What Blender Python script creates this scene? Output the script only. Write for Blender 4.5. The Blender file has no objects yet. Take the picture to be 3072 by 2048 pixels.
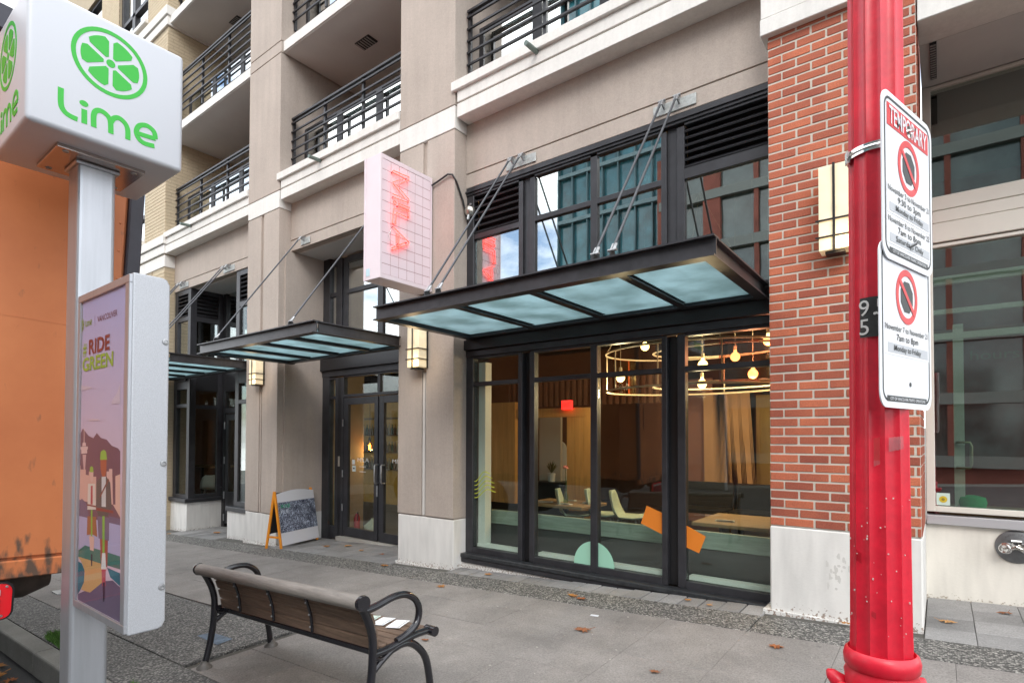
import bpy, bmesh, math, random
from mathutils import Vector, Matrix
random.seed(7)
scene = bpy.context.scene
col = scene.collection
R = math.radians

# ------------------------------------------------------------------ camera
cam = bpy.data.cameras.new('camera')
cam_o = bpy.data.objects.new('camera', cam)
col.objects.link(cam_o)
YAW, PIT, ROL, FPX = 0.652120630, 0.0204374767, 0.00305028389, 1686.67
_fw = Vector((-math.sin(YAW)*math.cos(PIT), math.cos(YAW)*math.cos(PIT), math.sin(PIT)))
_rt = Vector((math.cos(YAW), math.sin(YAW), 0)); _up = _rt.cross(_fw)
_r2 = math.cos(ROL)*_rt + math.sin(ROL)*_up; _u2 = -math.sin(ROL)*_rt + math.cos(ROL)*_up
_m = Matrix((_r2, _u2, -_fw)).transposed().to_4x4()
_m.translation = Vector((0, 0, 1.33))
cam_o.matrix_world = _m
cam.sensor_width = 36.0
cam.lens = 36.0*FPX/3072
cam.shift_y = (1276.67-1024)/3072
cam.clip_start = 0.05
cam.clip_end = 2000
scene.camera = cam_o

# ------------------------------------------------------------------ sky, sun, exposure
SUN_EL, SUN_AZ = R(42), R(150)
world = bpy.data.worlds.new('World'); scene.world = world; world.use_nodes = True
wn, wl = world.node_tree.nodes, world.node_tree.links
bg = wn['Background']
sky = wn.new('ShaderNodeTexSky'); sky.sky_type = 'NISHITA'; sky.sun_disc = False
sky.sun_elevation = SUN_EL; sky.sun_rotation = SUN_AZ; sky.air_density = 1.0; sky.dust_density = 1.5
tc = wn.new('ShaderNodeTexCoord'); nz = wn.new('ShaderNodeTexNoise')
nz.inputs['Scale'].default_value = 3.2; nz.inputs['Detail'].default_value = 7; nz.inputs['Roughness'].default_value = .58
mp = wn.new('ShaderNodeMapping'); mp.inputs['Scale'].default_value = (1, 1, 2.2)
wl.new(tc.outputs['Generated'], mp.inputs[0]); wl.new(mp.outputs[0], nz.inputs['Vector'])
rp = wn.new('ShaderNodeValToRGB'); rp.color_ramp.elements[0].position = .34; rp.color_ramp.elements[1].position = .52
wl.new(nz.outputs['Fac'], rp.inputs[0])
nz2 = wn.new('ShaderNodeTexNoise'); nz2.inputs['Scale'].default_value = 5; nz2.inputs['Detail'].default_value = 8
wl.new(mp.outputs[0], nz2.inputs['Vector'])
cr = wn.new('ShaderNodeValToRGB')
cr.color_ramp.elements[0].color = (7.6, 8.0, 8.6, 1); cr.color_ramp.elements[0].position = .3
cr.color_ramp.elements[1].color = (11.5, 11.5, 11.4, 1); cr.color_ramp.elements[1].position = .65
wl.new(nz2.outputs['Fac'], cr.inputs[0])
mx = wn.new('ShaderNodeMixRGB'); wl.new(rp.outputs[0], mx.inputs[0]); wl.new(sky.outputs[0], mx.inputs[1]); wl.new(cr.outputs[0], mx.inputs[2])
wl.new(mx.outputs[0], bg.inputs['Color'])
bg.inputs['Strength'].default_value = 0.15

sun = bpy.data.lights.new('sun', 'SUN'); sun.energy = 0.7; sun.angle = R(25); sun.color = (1, .965, .92)
sun_o = bpy.data.objects.new('sun', sun); col.objects.link(sun_o)
_d = Vector((math.sin(SUN_AZ)*math.cos(SUN_EL), math.cos(SUN_AZ)*math.cos(SUN_EL), math.sin(SUN_EL)))
sun_o.rotation_euler = _d.to_track_quat('Z', 'Y').to_euler()
sun_o.location = (6, -10, 20)
vs = scene.view_settings
vs.view_transform = 'Standard'; vs.look = 'None'; vs.gamma = 1; vs.exposure = 1.1; vs.use_curve_mapping = False
scene.render.engine = 'CYCLES'
scene.cycles.use_denoising = True
scene.cycles.max_bounces = 12; scene.cycles.transparent_max_bounces = 24
scene.cycles.glossy_bounces = 6; scene.cycles.diffuse_bounces = 4
scene.cycles.sample_clamp_indirect = 6; scene.cycles.caustics_reflective = False; scene.cycles.caustics_refractive = False

# ------------------------------------------------------------------ helpers
ORG = {}
def slope(x, y=4.684): return .0475*(x+1.06) + .02*(y-4.684)

class MB:
    def __init__(s): s.v = []; s.f = []
    def add(s, vs_, fs):
        n = len(s.v); s.v += [tuple(p) for p in vs_]; s.f += [tuple(i+n for i in f) for f in fs]; return s
    def box(s, x0, x1, y0, y1, z0, z1):
        return s.add([(x0,y0,z0),(x1,y0,z0),(x1,y1,z0),(x0,y1,z0),(x0,y0,z1),(x1,y0,z1),(x1,y1,z1),(x0,y1,z1)],
                     [(0,3,2,1),(4,5,6,7),(0,1,5,4),(1,2,6,5),(2,3,7,6),(3,0,4,7)])
    def obox(s, c, a, b, d):
        c, a, b, d = map(Vector, (c, a, b, d))
        vs_ = [c+a*i+b*j+d*k for k in (-1,1) for i, j in ((-1,-1),(1,-1),(1,1),(-1,1))]
        return s.add(vs_, [(0,3,2,1),(4,5,6,7),(0,1,5,4),(1,2,6,5),(2,3,7,6),(3,0,4,7)])
    def prism(s, poly, p, a, b, t):
        """poly in (a,b) plane at p, extruded by vector t"""
        p, a, b, t = map(Vector, (p, a, b, t)); n = len(poly)
        base = [p+a*x+b*y for x, y in poly]
        vs_ = base+[q+t for q in base]
        return s.add(vs_, [tuple(range(n))[::-1], tuple(range(n, 2*n))]+[(i, (i+1) % n, n+(i+1) % n, n+i) for i in range(n)])
    def tube(s, pts, r, n=8, closed=False):
        pts = [Vector(p) for p in pts]; m = len(pts)
        rr = r if isinstance(r, (list, tuple)) else [r]*m
        rings = []; prev = None
        for i, p in enumerate(pts):
            if closed: t = (pts[(i+1) % m]-pts[i-1])
            else: t = (pts[min(i+1, m-1)]-pts[max(i-1, 0)])
            t.normalize()
            if prev is None:
                u = t.orthogonal().normalized()
            else:
                u = prev-t*prev.dot(t)
                u = u.normalized() if u.length > 1e-6 else t.orthogonal().normalized()
            prev = u; w = t.cross(u)
            rings.append([p+(u*math.cos(2*math.pi*k/n)+w*math.sin(2*math.pi*k/n))*rr[i] for k in range(n)])
        vs_ = [q for g in rings for q in g]; fs = []
        for i in range(m if closed else m-1):
            j = (i+1) % m
            for k in range(n): fs.append((i*n+k, i*n+(k+1) % n, j*n+(k+1) % n, j*n+k))
        if not closed: fs += [tuple(range(n))[::-1], tuple(range((m-1)*n, m*n))]
        return s.add(vs_, fs)
    def lathe(s, prof, c, axis=(0,0,1), n=24, flute=None):
        ax = Vector(axis).normalized(); u = ax.orthogonal().normalized(); w = ax.cross(u); c = Vector(c)
        vs_ = []
        for r, h in prof:
            for k in range(n):
                a = 2*math.pi*k/n; q = r*(flute(k) if flute else 1)
                vs_.append(c+ax*h+(u*math.cos(a)+w*math.sin(a))*q)
        m = len(prof); fs = []
        for i in range(m-1):
            for k in range(n): fs.append((i*n+k, i*n+(k+1) % n, (i+1)*n+(k+1) % n, (i+1)*n+k))
        fs += [tuple(range(n))[::-1], tuple(range((m-1)*n, m*n))]
        return s.add(vs_, fs)
    def stroke(s, pts, w, p, a, b, t, closed=False):
        """flat ribbon of width w along pts in (a,b) plane"""
        P = [Vector((x, y)) for x, y in pts]; n = len(P); L = []; Rr = []
        for i in range(n):
            if closed: d1 = (P[i]-P[i-1]); d2 = (P[(i+1) % n]-P[i])
            else: d1 = P[i]-P[i-1] if i else P[1]-P[0]; d2 = P[i+1]-P[i] if i < n-1 else P[i]-P[i-1]
            d1.normalize(); d2.normalize(); d = (d1+d2); d = d.normalized() if d.length > 1e-6 else d1
            nn = Vector((-d.y, d.x)); k = min(1.6, 1/max(.4, nn.dot(Vector((-d1.y, d1.x)))))
            L.append(P[i]+nn*w/2*k); Rr.append(P[i]-nn*w/2*k)
        for i in range(n if closed else n-1):
            j = (i+1) % n
            s.prism([L[i], Rr[i], Rr[j], L[j]], p, a, b, t)
        return s
    def mesh(s, name, mat, off=(0,0,0), smooth=None, bevel=0, seg=1):
        o = Vector(off); me = bpy.data.meshes.new(name)
        me.from_pydata([Vector(p)-o for p in s.v], [], s.f)
        bm = bmesh.new(); bm.from_mesh(me)
        bmesh.ops.recalc_face_normals(bm, faces=bm.faces)
        if bevel:
            bmesh.ops.bevel(bm, geom=list(bm.edges), offset=bevel, segments=seg, affect='EDGES', profile=.5)
        bm.to_mesh(me); bm.free()
        if mat: me.materials.append(mat)
        if smooth is not None:
            for p in me.polygons: p.use_smooth = True
            me.set_sharp_from_angle(angle=R(smooth))
        return me
    def build(s, name, mat, parent=None, kind=None, smooth=None, bevel=0, seg=1, label=None):
        off = ORG.get(parent.name, (0,0,0)) if parent else (0,0,0)
        ob = bpy.data.objects.new(name, s.mesh(name, mat, off, smooth, bevel, seg))
        col.objects.link(ob)
        if parent: ob.parent = parent; ORG[ob.name] = off
        if kind: ob['kind'] = kind
        if label: ob['label'] = label
        return ob

def box(x0, x1, y0, y1, z0, z1): return MB().box(x0, x1, y0, y1, z0, z1)
def thing(name, label, cat, loc=(0,0,0), group=None):
    o = bpy.data.objects.new(name, None); col.objects.link(o); o.location = loc; o.empty_display_size = .1
    o['label'] = label; o['category'] = cat
    if group: o['group'] = group
    ORG[o.name] = tuple(loc); return o
def tag(o, label, cat, group=None):
    o['label'] = label; o['category'] = cat
    if group: o['group'] = group
    return o
def inst(me, name, parent, loc, rot=(0,0,0)):
    ob = bpy.data.objects.new(name, me); col.objects.link(ob)
    off = ORG.get(parent.name, (0,0,0)) if parent else (0,0,0)
    ob.location = Vector(loc)-Vector(off); ob.rotation_euler = rot
    if parent: ob.parent = parent
    return ob

XZ = ((1,0,0), (0,0,1), (0,-1,0))     # face looking towards -Y: right, up, out
YZ = ((0,1,0), (0,0,1), (1,0,0))      # face looking towards +X
def text(s, pos, basis, height, mat, parent, width=None, align='LEFT', bold=0, name='lettering', thick=.0008, xs=1.0):
    cu = bpy.data.curves.new('t', 'FONT'); cu.body = s; cu.size = 1; cu.offset = bold; cu.resolution_u = 3
    to = bpy.data.objects.new('t', cu); col.objects.link(to)
    dg = bpy.context.evaluated_depsgraph_get()
    me = bpy.data.meshes.new_from_object(to.evaluated_get(dg))
    bpy.data.objects.remove(to)
    xs_ = [v.co.x for v in me.vertices]; x0, x1 = min(xs_), max(xs_)
    k = height/.69; kx = width/(x1-x0) if width else k*xs
    a, b, n = map(Vector, basis); p = Vector(pos)
    sh = {'LEFT': 0, 'CENTER': (x1-x0)/2, 'RIGHT': x1-x0}[align]
    off = Vector(ORG.get(parent.name, (0,0,0)))
    for v in me.vertices:
        v.co = p+a*((v.co.x-x0-sh)*kx)+b*(v.co.y*k)+n*thick-off
    bm = bmesh.new(); bm.from_mesh(me); bmesh.ops.recalc_face_normals(bm, faces=bm.faces)
    bm.to_mesh(me); bm.free(); me.name = name
    me.materials.clear(); me.materials.append(mat)
    ob = bpy.data.objects.new(name, me); col.objects.link(ob); ob.parent = parent; ORG[ob.name] = tuple(off)
    bpy.data.curves.remove(cu)
    return ob

# ------------------------------------------------------------------ materials
def newmat(name):
    m = bpy.data.materials.new(name); m.use_nodes = True
    return m, m.node_tree.nodes, m.node_tree.links, m.node_tree.nodes['Principled BSDF']
def M(name, c, rough=.6, metal=0, var=0, scale=3, bump=0, bscale=80, spec=.5, coat=0, rnd=0, fine=0, stretch=(1,1,1), space='pos', emit=None, es=1):
    m, n, l, b = newmat(name)
    b.inputs['Base Color'].default_value = (*c, 1); b.inputs['Roughness'].default_value = rough
    b.inputs['Metallic'].default_value = metal; b.inputs['Specular IOR Level'].default_value = spec
    if coat: b.inputs['Coat Weight'].default_value = coat; b.inputs['Coat Roughness'].default_value = .1
    if emit: b.inputs['Emission Color'].default_value = (*emit, 1); b.inputs['Emission Strength'].default_value = es
    if var or bump or rnd or fine:
        if space == 'pos': src = n.new('ShaderNodeNewGeometry').outputs['Position']
        else: src = n.new('ShaderNodeTexCoord').outputs['Object']
        mpn = n.new('ShaderNodeMapping'); mpn.inputs['Scale'].default_value = stretch; l.new(src, mpn.inputs[0]); src = mpn.outputs[0]
    cur = None
    if var:
        t = n.new('ShaderNodeTexNoise'); t.inputs['Scale'].default_value = scale; t.inputs['Detail'].default_value = 6; t.inputs['Roughness'].default_value = .62
        l.new(src, t.inputs['Vector'])
        r = n.new('ShaderNodeValToRGB'); r.color_ramp.elements[0].position = .3; r.color_ramp.elements[1].position = .7
        r.color_ramp.elements[0].color = (*[x*(1-var) for x in c], 1); r.color_ramp.elements[1].color = (*[min(1, x*(1+var)) for x in c], 1)
        l.new(t.outputs['Fac'], r.inputs[0]); cur = r.outputs[0]
    if fine:
        t = n.new('ShaderNodeTexNoise'); t.inputs['Scale'].default_value = bscale; t.inputs['Detail'].default_value = 3
        l.new(src, t.inputs['Vector'])
        h = n.new('ShaderNodeMapRange'); h.inputs[1].default_value = .3; h.inputs[2].default_value = .7; h.inputs[3].default_value = 1-fine; h.inputs[4].default_value = 1+fine
        l.new(t.outputs['Fac'], h.inputs[0])
        mu = n.new('ShaderNodeVectorMath'); mu.operation = 'SCALE'
        if cur: l.new(cur, mu.inputs[0])
        else: mu.inputs[0].default_value = c
        l.new(h.outputs[0], mu.inputs['Scale']); cur = mu.outputs[0]
    if rnd:
        oi = n.new('ShaderNodeObjectInfo'); h = n.new('ShaderNodeMapRange'); h.inputs[3].default_value = 1-rnd; h.inputs[4].default_value = 1+rnd
        l.new(oi.outputs['Random'], h.inputs[0]); mu = n.new('ShaderNodeVectorMath'); mu.operation = 'SCALE'
        if cur: l.new(cur, mu.inputs[0])
        else: mu.inputs[0].default_value = c
        l.new(h.outputs[0], mu.inputs['Scale']); cur = mu.outputs[0]
    if cur: l.new(cur, b.inputs['Base Color'])
    if bump:
        t = n.new('ShaderNodeTexNoise'); t.inputs['Scale'].default_value = bscale; t.inputs['Detail'].default_value = 4
        l.new(src, t.inputs['Vector']); bp = n.new('ShaderNodeBump'); bp.inputs['Strength'].default_value = bump; bp.inputs['Distance'].default_value = .01
        l.new(t.outputs['Fac'], bp.inputs['Height']); l.new(bp.outputs[0], b.inputs['Normal'])
    return m
def glass(name, tint, refl, ior=1.5, wob=0, power=5):
    m, n, l, b = newmat(name); n.remove(b)
    out = n['Material Output']; tr = n.new('ShaderNodeBsdfTransparent'); tr.inputs[0].default_value = (*tint, 1)
    gl = n.new('ShaderNodeBsdfGlossy'); gl.inputs['Roughness'].default_value = 0.004; gl.inputs[0].default_value = (.97, 1, .99, 1)
    lw = n.new('ShaderNodeLayerWeight'); lw.inputs['Blend'].default_value = .5
    pw = n.new('ShaderNodeMath'); pw.operation = 'POWER'; pw.inputs[1].default_value = power; l.new(lw.outputs['Facing'], pw.inputs[0])
    f0 = ((ior-1)/(ior+1))**2+refl
    ad = n.new('ShaderNodeMath'); ad.operation = 'MULTIPLY_ADD'; ad.use_clamp = True; ad.inputs[1].default_value = 1-f0; ad.inputs[2].default_value = f0
    l.new(pw.outputs[0], ad.inputs[0]); mi = n.new('ShaderNodeMixShader'); l.new(ad.outputs[0], mi.inputs[0])
    l.new(tr.outputs[0], mi.inputs[1]); l.new(gl.outputs[0], mi.inputs[2]); l.new(mi.outputs[0], out.inputs[0])
    if wob:
        t = n.new('ShaderNodeTexNoise'); t.inputs['Scale'].default_value = 1.6; g = n.new('ShaderNodeNewGeometry'); l.new(g.outputs['Position'], t.inputs['Vector'])
        bp = n.new('ShaderNodeBump'); bp.inputs['Strength'].default_value = wob; bp.inputs['Distance'].default_value = .02
        l.new(t.outputs['Fac'], bp.inputs['Height']); l.new(bp.outputs[0], gl.inputs['Normal'])
    return m
def emis(name, c, s):
    m, n, l, b = newmat(name); b.inputs['Base Color'].default_value = (*[x*.5 for x in c], 1)
    b.inputs['Emission Color'].default_value = (*c, 1); b.inputs['Emission Strength'].default_value = s; return m

def stucco(name, c, streak=.035, patch=.07, grain=.07, bump=.3):
    m, n, l, b = newmat(name); b.inputs['Roughness'].default_value = .86; b.inputs['Specular IOR Level'].default_value = .3
    g = n.new('ShaderNodeNewGeometry'); cur = None
    for sc, vec, amp, det in ((1.1, (1,1,1), patch, 6), (3.2, (3.5,3.5,.22), streak, 5), (95, (1,1,1), grain, 6), (28, (1,1,1), .04, 4)):
        mpn = n.new('ShaderNodeMapping'); mpn.inputs['Scale'].default_value = vec; l.new(g.outputs['Position'], mpn.inputs[0])
        t = n.new('ShaderNodeTexNoise'); t.inputs['Scale'].default_value = sc; t.inputs['Detail'].default_value = det; t.inputs['Roughness'].default_value = .62; l.new(mpn.outputs[0], t.inputs['Vector'])
        h = n.new('ShaderNodeMapRange'); h.inputs[1].default_value = .32; h.inputs[2].default_value = .68; h.inputs[3].default_value = 1-amp; h.inputs[4].default_value = 1+amp*.7; l.new(t.outputs['Fac'], h.inputs[0])
        mu = n.new('ShaderNodeVectorMath'); mu.operation = 'SCALE'
        if cur: l.new(cur, mu.inputs[0])
        else: mu.inputs[0].default_value = c
        l.new(h.outputs[0], mu.inputs['Scale']); cur = mu.outputs[0]
        if sc == 95:
            bp = n.new('ShaderNodeBump'); bp.inputs['Strength'].default_value = bump; bp.inputs['Distance'].default_value = .006; l.new(t.outputs['Fac'], bp.inputs['Height']); l.new(bp.outputs[0], b.inputs['Normal'])
    l.new(cur, b.inputs['Base Color']); return m
TAUPE = stucco('taupe_render', (.45,.388,.34), .05, .09, .09)
WHITE = stucco('white_concrete', (.74,.725,.69), .06, .05, .03, .12)
SOFFIT = M('soffit_paint', (.66,.655,.64), .8, var=.06, scale=1.1)
CHAR = M('charcoal_metal', (.035,.035,.04), .42, .2, var=.25, scale=6, spec=.5)
BLACKM = M('black_metal', (.018,.018,.02), .4, .2)
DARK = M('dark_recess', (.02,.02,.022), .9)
STEEL = M('galvanised_steel', (.36,.37,.38), .45, .8, var=.3, scale=25)
RODM = M('rod_steel', (.09,.095,.105), .45, .5)
CHROME = M('chrome', (.75,.74,.72), .14, 1)
BEIGE = M('beige_frame_paint', (.68,.655,.59), .5, var=.04, scale=3)
GREY = M('grey_wall', (.36,.35,.34), .7, var=.05)
GLOW = glass('clear_green_glass', (.90,.95,.92), .02, 1.5)
GUP = glass('reflective_glass', (.55,.62,.62), .42, 1.45, .02)
GBAL = glass('balcony_glass', (.5,.55,.55), .72, 1.45, .02)
GSHOP = glass('shop_glass', (.7,.78,.74), .17, 1.5, .015)
GCLEAR = glass('poster_glass', (.98,.98,.99), .0, 1.12, 0, 10)

def brick_mat(name, c1, c2):
    m, n, l, b = newmat(name); b.inputs['Roughness'].default_value = .85
    oi = n.new('ShaderNodeObjectInfo'); g = n.new('ShaderNodeNewGeometry')
    r = n.new('ShaderNodeValToRGB'); r.color_ramp.elements[0].color = (*c1, 1); r.color_ramp.elements[1].color = (*c2, 1)
    t = n.new('ShaderNodeTexNoise'); t.inputs['Scale'].default_value = 4.5; t.inputs['Detail'].default_value = 5; l.new(g.outputs['Position'], t.inputs['Vector'])
    ad = n.new('ShaderNodeMath'); ad.operation = 'MULTIPLY_ADD'; ad.inputs[1].default_value = .75
    l.new(oi.outputs['Random'], ad.inputs[0]); sb = n.new('ShaderNodeMath'); sb.operation = 'SUBTRACT'; sb.inputs[1].default_value = .38
    l.new(t.outputs['Fac'], sb.inputs[0]); l.new(sb.outputs[0], ad.inputs[2]); l.new(ad.outputs[0], r.inputs[0])
    f = n.new('ShaderNodeTexNoise'); f.inputs['Scale'].default_value = 130; f.inputs['Detail'].default_value = 4; l.new(g.outputs['Position'], f.inputs['Vector'])
    h = n.new('ShaderNodeMapRange'); h.inputs[1].default_value = .3; h.inputs[2].default_value = .72; h.inputs[3].default_value = .8; h.inputs[4].default_value = 1.2; l.new(f.outputs['Fac'], h.inputs[0])
    mu = n.new('ShaderNodeVectorMath'); mu.operation = 'SCALE'; l.new(r.outputs[0], mu.inputs[0]); l.new(h.outputs[0], mu.inputs['Scale']); l.new(mu.outputs[0], b.inputs['Base Color'])
    bp = n.new('ShaderNodeBump'); bp.inputs['Strength'].default_value = .4; bp.inputs['Distance'].default_value = .004; l.new(f.outputs['Fac'], bp.inputs['Height']); l.new(bp.outputs[0], b.inputs['Normal'])
    return m
REDB = brick_mat('red_brick', (.26,.066,.042), (.52,.15,.075))
TANB = brick_mat('tan_brick', (.50,.41,.28), (.62,.52,.37))
MORTAR = M('pale_mortar', (.56,.52,.45), .95, var=.08, scale=14, bump=.3, bscale=200)
TMORT = M('tan_mortar', (.42,.35,.25), .95, var=.06)

def base_mat(name, c, edge):
    """white painted plinth with paint flaking off close to the pavement"""
    m, n, l, b = newmat(name); b.inputs['Roughness'].default_value = .8
    g = n.new('ShaderNodeNewGeometry'); sx = n.new('ShaderNodeSeparateXYZ'); l.new(g.outputs['Position'], sx.inputs[0])
    gx = n.new('ShaderNodeMath'); gx.operation = 'MULTIPLY_ADD'; gx.inputs[1].default_value = -.0475; gx.inputs[2].default_value = -.0475*1.06
    l.new(sx.outputs['X'], gx.inputs[0]); hh = n.new('ShaderNodeMath'); hh.operation = 'ADD'; l.new(gx.outputs[0], hh.inputs[0]); l.new(sx.outputs['Z'], hh.inputs[1])
    mr = n.new('ShaderNodeMapRange'); mr.inputs[1].default_value = .01; mr.inputs[2].default_value = .11; mr.inputs[3].default_value = .12; mr.inputs[4].default_value = -.12; l.new(hh.outputs[0], mr.inputs[0])
    t = n.new('ShaderNodeTexNoise'); t.inputs['Scale'].default_value = 55; t.inputs['Detail'].default_value = 6; l.new(g.outputs['Position'], t.inputs['Vector'])
    ad = n.new('ShaderNodeMath'); ad.operation = 'ADD'; l.new(t.outputs['Fac'], ad.inputs[0]); l.new(mr.outputs[0], ad.inputs[1])
    rp_ = n.new('ShaderNodeValToRGB'); rp_.color_ramp.elements[0].position = .655; rp_.color_ramp.elements[1].position = .70; l.new(ad.outputs[0], rp_.inputs[0])
    t2 = n.new('ShaderNodeTexNoise'); t2.inputs['Scale'].default_value = 4; t2.inputs['Detail'].default_value = 7
    mpp = n.new('ShaderNodeMapping'); mpp.inputs['Scale'].default_value = (2.5, 2.5, .5); l.new(g.outputs['Position'], mpp.inputs[0]); l.new(mpp.outputs[0], t2.inputs['Vector'])
    r2 = n.new('ShaderNodeValToRGB'); r2.color_ramp.elements[0].position = .3; r2.color_ramp.elements[1].position = .62
    r2.color_ramp.elements[0].color = (*[x*.84 for x in c], 1); r2.color_ramp.elements[1].color = (*c, 1); l.new(t2.outputs['Fac'], r2.inputs[0])
    mi = n.new('ShaderNodeMixRGB'); l.new(rp_.outputs[0], mi.inputs[0]); l.new(r2.outputs[0], mi.inputs[1]); mi.inputs[2].default_value = (*edge, 1)
    l.new(mi.outputs[0], b.inputs['Base Color'])
    bp = n.new('ShaderNodeBump'); bp.inputs['Strength'].default_value = .2; bp.inputs['Distance'].default_value = .005; l.new(t.outputs['Fac'], bp.inputs['Height']); l.new(bp.outputs[0], b.inputs['Normal'])
    return m
BASEW = base_mat('white_plinth_paint', (.74,.73,.70), (.30,.24,.20))

def slab_mat(name, c, sp=.28, rnd=.08):
    m, n, l, b = newmat(name); b.inputs['Roughness'].default_value = .82
    g = n.new('ShaderNodeNewGeometry'); oi = n.new('ShaderNodeObjectInfo')
    f = n.new('ShaderNodeTexNoise'); f.inputs['Scale'].default_value = 95; f.inputs['Detail'].default_value = 7; f.inputs['Roughness'].default_value = .7; l.new(g.outputs['Position'], f.inputs['Vector'])
    h = n.new('ShaderNodeMapRange'); h.inputs[1].default_value = .28; h.inputs[2].default_value = .72; h.inputs[3].default_value = 1-sp; h.inputs[4].default_value = 1+sp; l.new(f.outputs['Fac'], h.inputs[0])
    t = n.new('ShaderNodeTexNoise'); t.inputs['Scale'].default_value = 1.7; t.inputs['Detail'].default_value = 8; t.inputs['Roughness'].default_value = .65; l.new(g.outputs['Position'], t.inputs['Vector'])
    h2 = n.new('ShaderNodeMapRange'); h2.inputs[1].default_value = .3; h2.inputs[2].default_value = .7; h2.inputs[3].default_value = .70; h2.inputs[4].default_value = 1.2; l.new(t.outputs['Fac'], h2.inputs[0])
    h3 = n.new('ShaderNodeMapRange'); h3.inputs[3].default_value = 1-rnd; h3.inputs[4].default_value = 1+rnd; l.new(oi.outputs['Random'], h3.inputs[0])
    # chewing-gum and drip spots
    vo = n.new('ShaderNodeTexVoronoi'); vo.inputs['Scale'].default_value = 3.1; vo.inputs['Randomness'].default_value = 1; l.new(g.outputs['Position'], vo.inputs['Vector'])
    h4 = n.new('ShaderNodeMapRange'); h4.inputs[1].default_value = .035; h4.inputs[2].default_value = .06; h4.inputs[3].default_value = .72; h4.inputs[4].default_value = 1; l.new(vo.outputs['Distance'], h4.inputs[0])
    cur = None
    for x in (h, h2, h3, h4):
        mu = n.new('ShaderNodeVectorMath'); mu.operation = 'SCALE'
        if cur: l.new(cur, mu.inputs[0])
        else: mu.inputs[0].default_value = c
        l.new(x.outputs[0], mu.inputs['Scale']); cur = mu.outputs[0]
    l.new(cur, b.inputs['Base Color'])
    bp = n.new('ShaderNodeBump'); bp.inputs['Strength'].default_value = .35; bp.inputs['Distance'].default_value = .004; l.new(f.outputs['Fac'], bp.inputs['Height']); l.new(bp.outputs[0], b.inputs['Normal'])
    return m
SLAB = slab_mat('paving_slab', (.232,.216,.202), .42, .04)
SETT = slab_mat('granite_sett', (.25,.245,.24), .35, .16)
KERBM = slab_mat('kerb_concrete', (.22,.215,.195), .2, .06)
BED = M('joint_sand', (.10,.095,.085), .95, var=.3, scale=9)
ASPH = slab_mat('asphalt', (.055,.055,.055), .35, 0)
def agg_mat(name, cs, sc):
    m, n, l, b = newmat(name); b.inputs['Roughness'].default_value = .75
    g = n.new('ShaderNodeNewGeometry'); v = n.new('ShaderNodeTexVoronoi'); v.inputs['Scale'].default_value = sc; l.new(g.outputs['Position'], v.inputs['Vector'])
    s_ = n.new('ShaderNodeSeparateColor'); l.new(v.outputs['Color'], s_.inputs[0])
    r = n.new('ShaderNodeValToRGB'); r.color_ramp.interpolation = 'LINEAR'
    r.color_ramp.elements[0].color = (*cs[0], 1); r.color_ramp.elements[1].color = (*cs[2], 1); e = r.color_ramp.elements.new(.55); e.color = (*cs[1], 1)
    l.new(s_.outputs[0], r.inputs[0])
    h = n.new('ShaderNodeMapRange'); h.inputs[1].default_value = .2; h.inputs[2].default_value = .75; h.inputs[3].default_value = 1; h.inputs[4].default_value = .45; l.new(v.outputs['Distance'], h.inputs[0])
    mu = n.new('ShaderNodeVectorMath'); mu.operation = 'SCALE'; l.new(r.outputs[0], mu.inputs[0]); l.new(h.outputs[0], mu.inputs['Scale']); l.new(mu.outputs[0], b.inputs['Base Color'])
    bp = n.new('ShaderNodeBump'); bp.invert = True; bp.inputs['Strength'].default_value = .6; bp.inputs['Distance'].default_value = .006; l.new(v.outputs['Distance'], bp.inputs['Height']); l.new(bp.outputs[0], b.inputs['Normal'])
    return m
AGG = agg_mat('exposed_aggregate', ((.05,.05,.047), (.155,.15,.14), (.5,.48,.44)), 85)
AGG2 = agg_mat('dark_aggregate', ((.06,.06,.058), (.15,.146,.14), (.36,.35,.33)), 85)

# ------------------------------------------------------------------ ground, road, kerb, pavement
def sheet(name, x0, x1, y0, y1, dz, mat, nx=1):
    mb = MB(); xs = [x0+(x1-x0)*i/nx for i in range(nx+1)]
    for a, b_ in zip(xs, xs[1:]):
        mb.add([(a,y0,slope(a,y0)+dz),(b_,y0,slope(b_,y0)+dz),(b_,y1,slope(b_,y1)+dz),(a,y1,slope(a,y1)+dz)], [(0,1,2,3)])
    o = mb.build(name, mat); o['kind'] = 'structure'; return o
sheet('ground', -600, 600, -600, 600, -.9, M('ground_earth', (.12,.115,.1), .95, var=.3, scale=.4))
def road_z(x, y): return slope(x, 1.2)-.155+.02*min(0, 0) + .018*(1.2-y)*(1 if y > -5 else 0) + (.018*6.2 if y <= -5 else 0)
mb = MB()
ys = [1.19, .6, -1, -3, -5, -5.01, -8, -11.0]
for i in range(len(ys)-1):
    a, b_ = ys[i], ys[i+1]
    za = lambda x, y: slope(x, 1.2)-.155+.018*(1.2-max(y, -5))-.018*max(0, -5-y)
    mb.add([(-80,b_,za(-80,b_)),(80,b_,za(80,b_)),(80,a,za(80,a)),(-80,a,za(-80,a))], [(0,1,2,3)])
mb.build('road', ASPH, kind='structure')
sheet('far_pavement', -80, 80, -16, -11.0, -.05, KERBM)
kerb = MB().add([(-60,1.33,slope(-60,1.33)-.3),(40,1.33,slope(40,1.33)-.3),(40,1.2,slope(40,1.2)-.3),(-60,1.2,slope(-60,1.2)-.3)], [(0,1,2,3)]).build('kerb', BED, kind='structure')
x = -16.0
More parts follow.
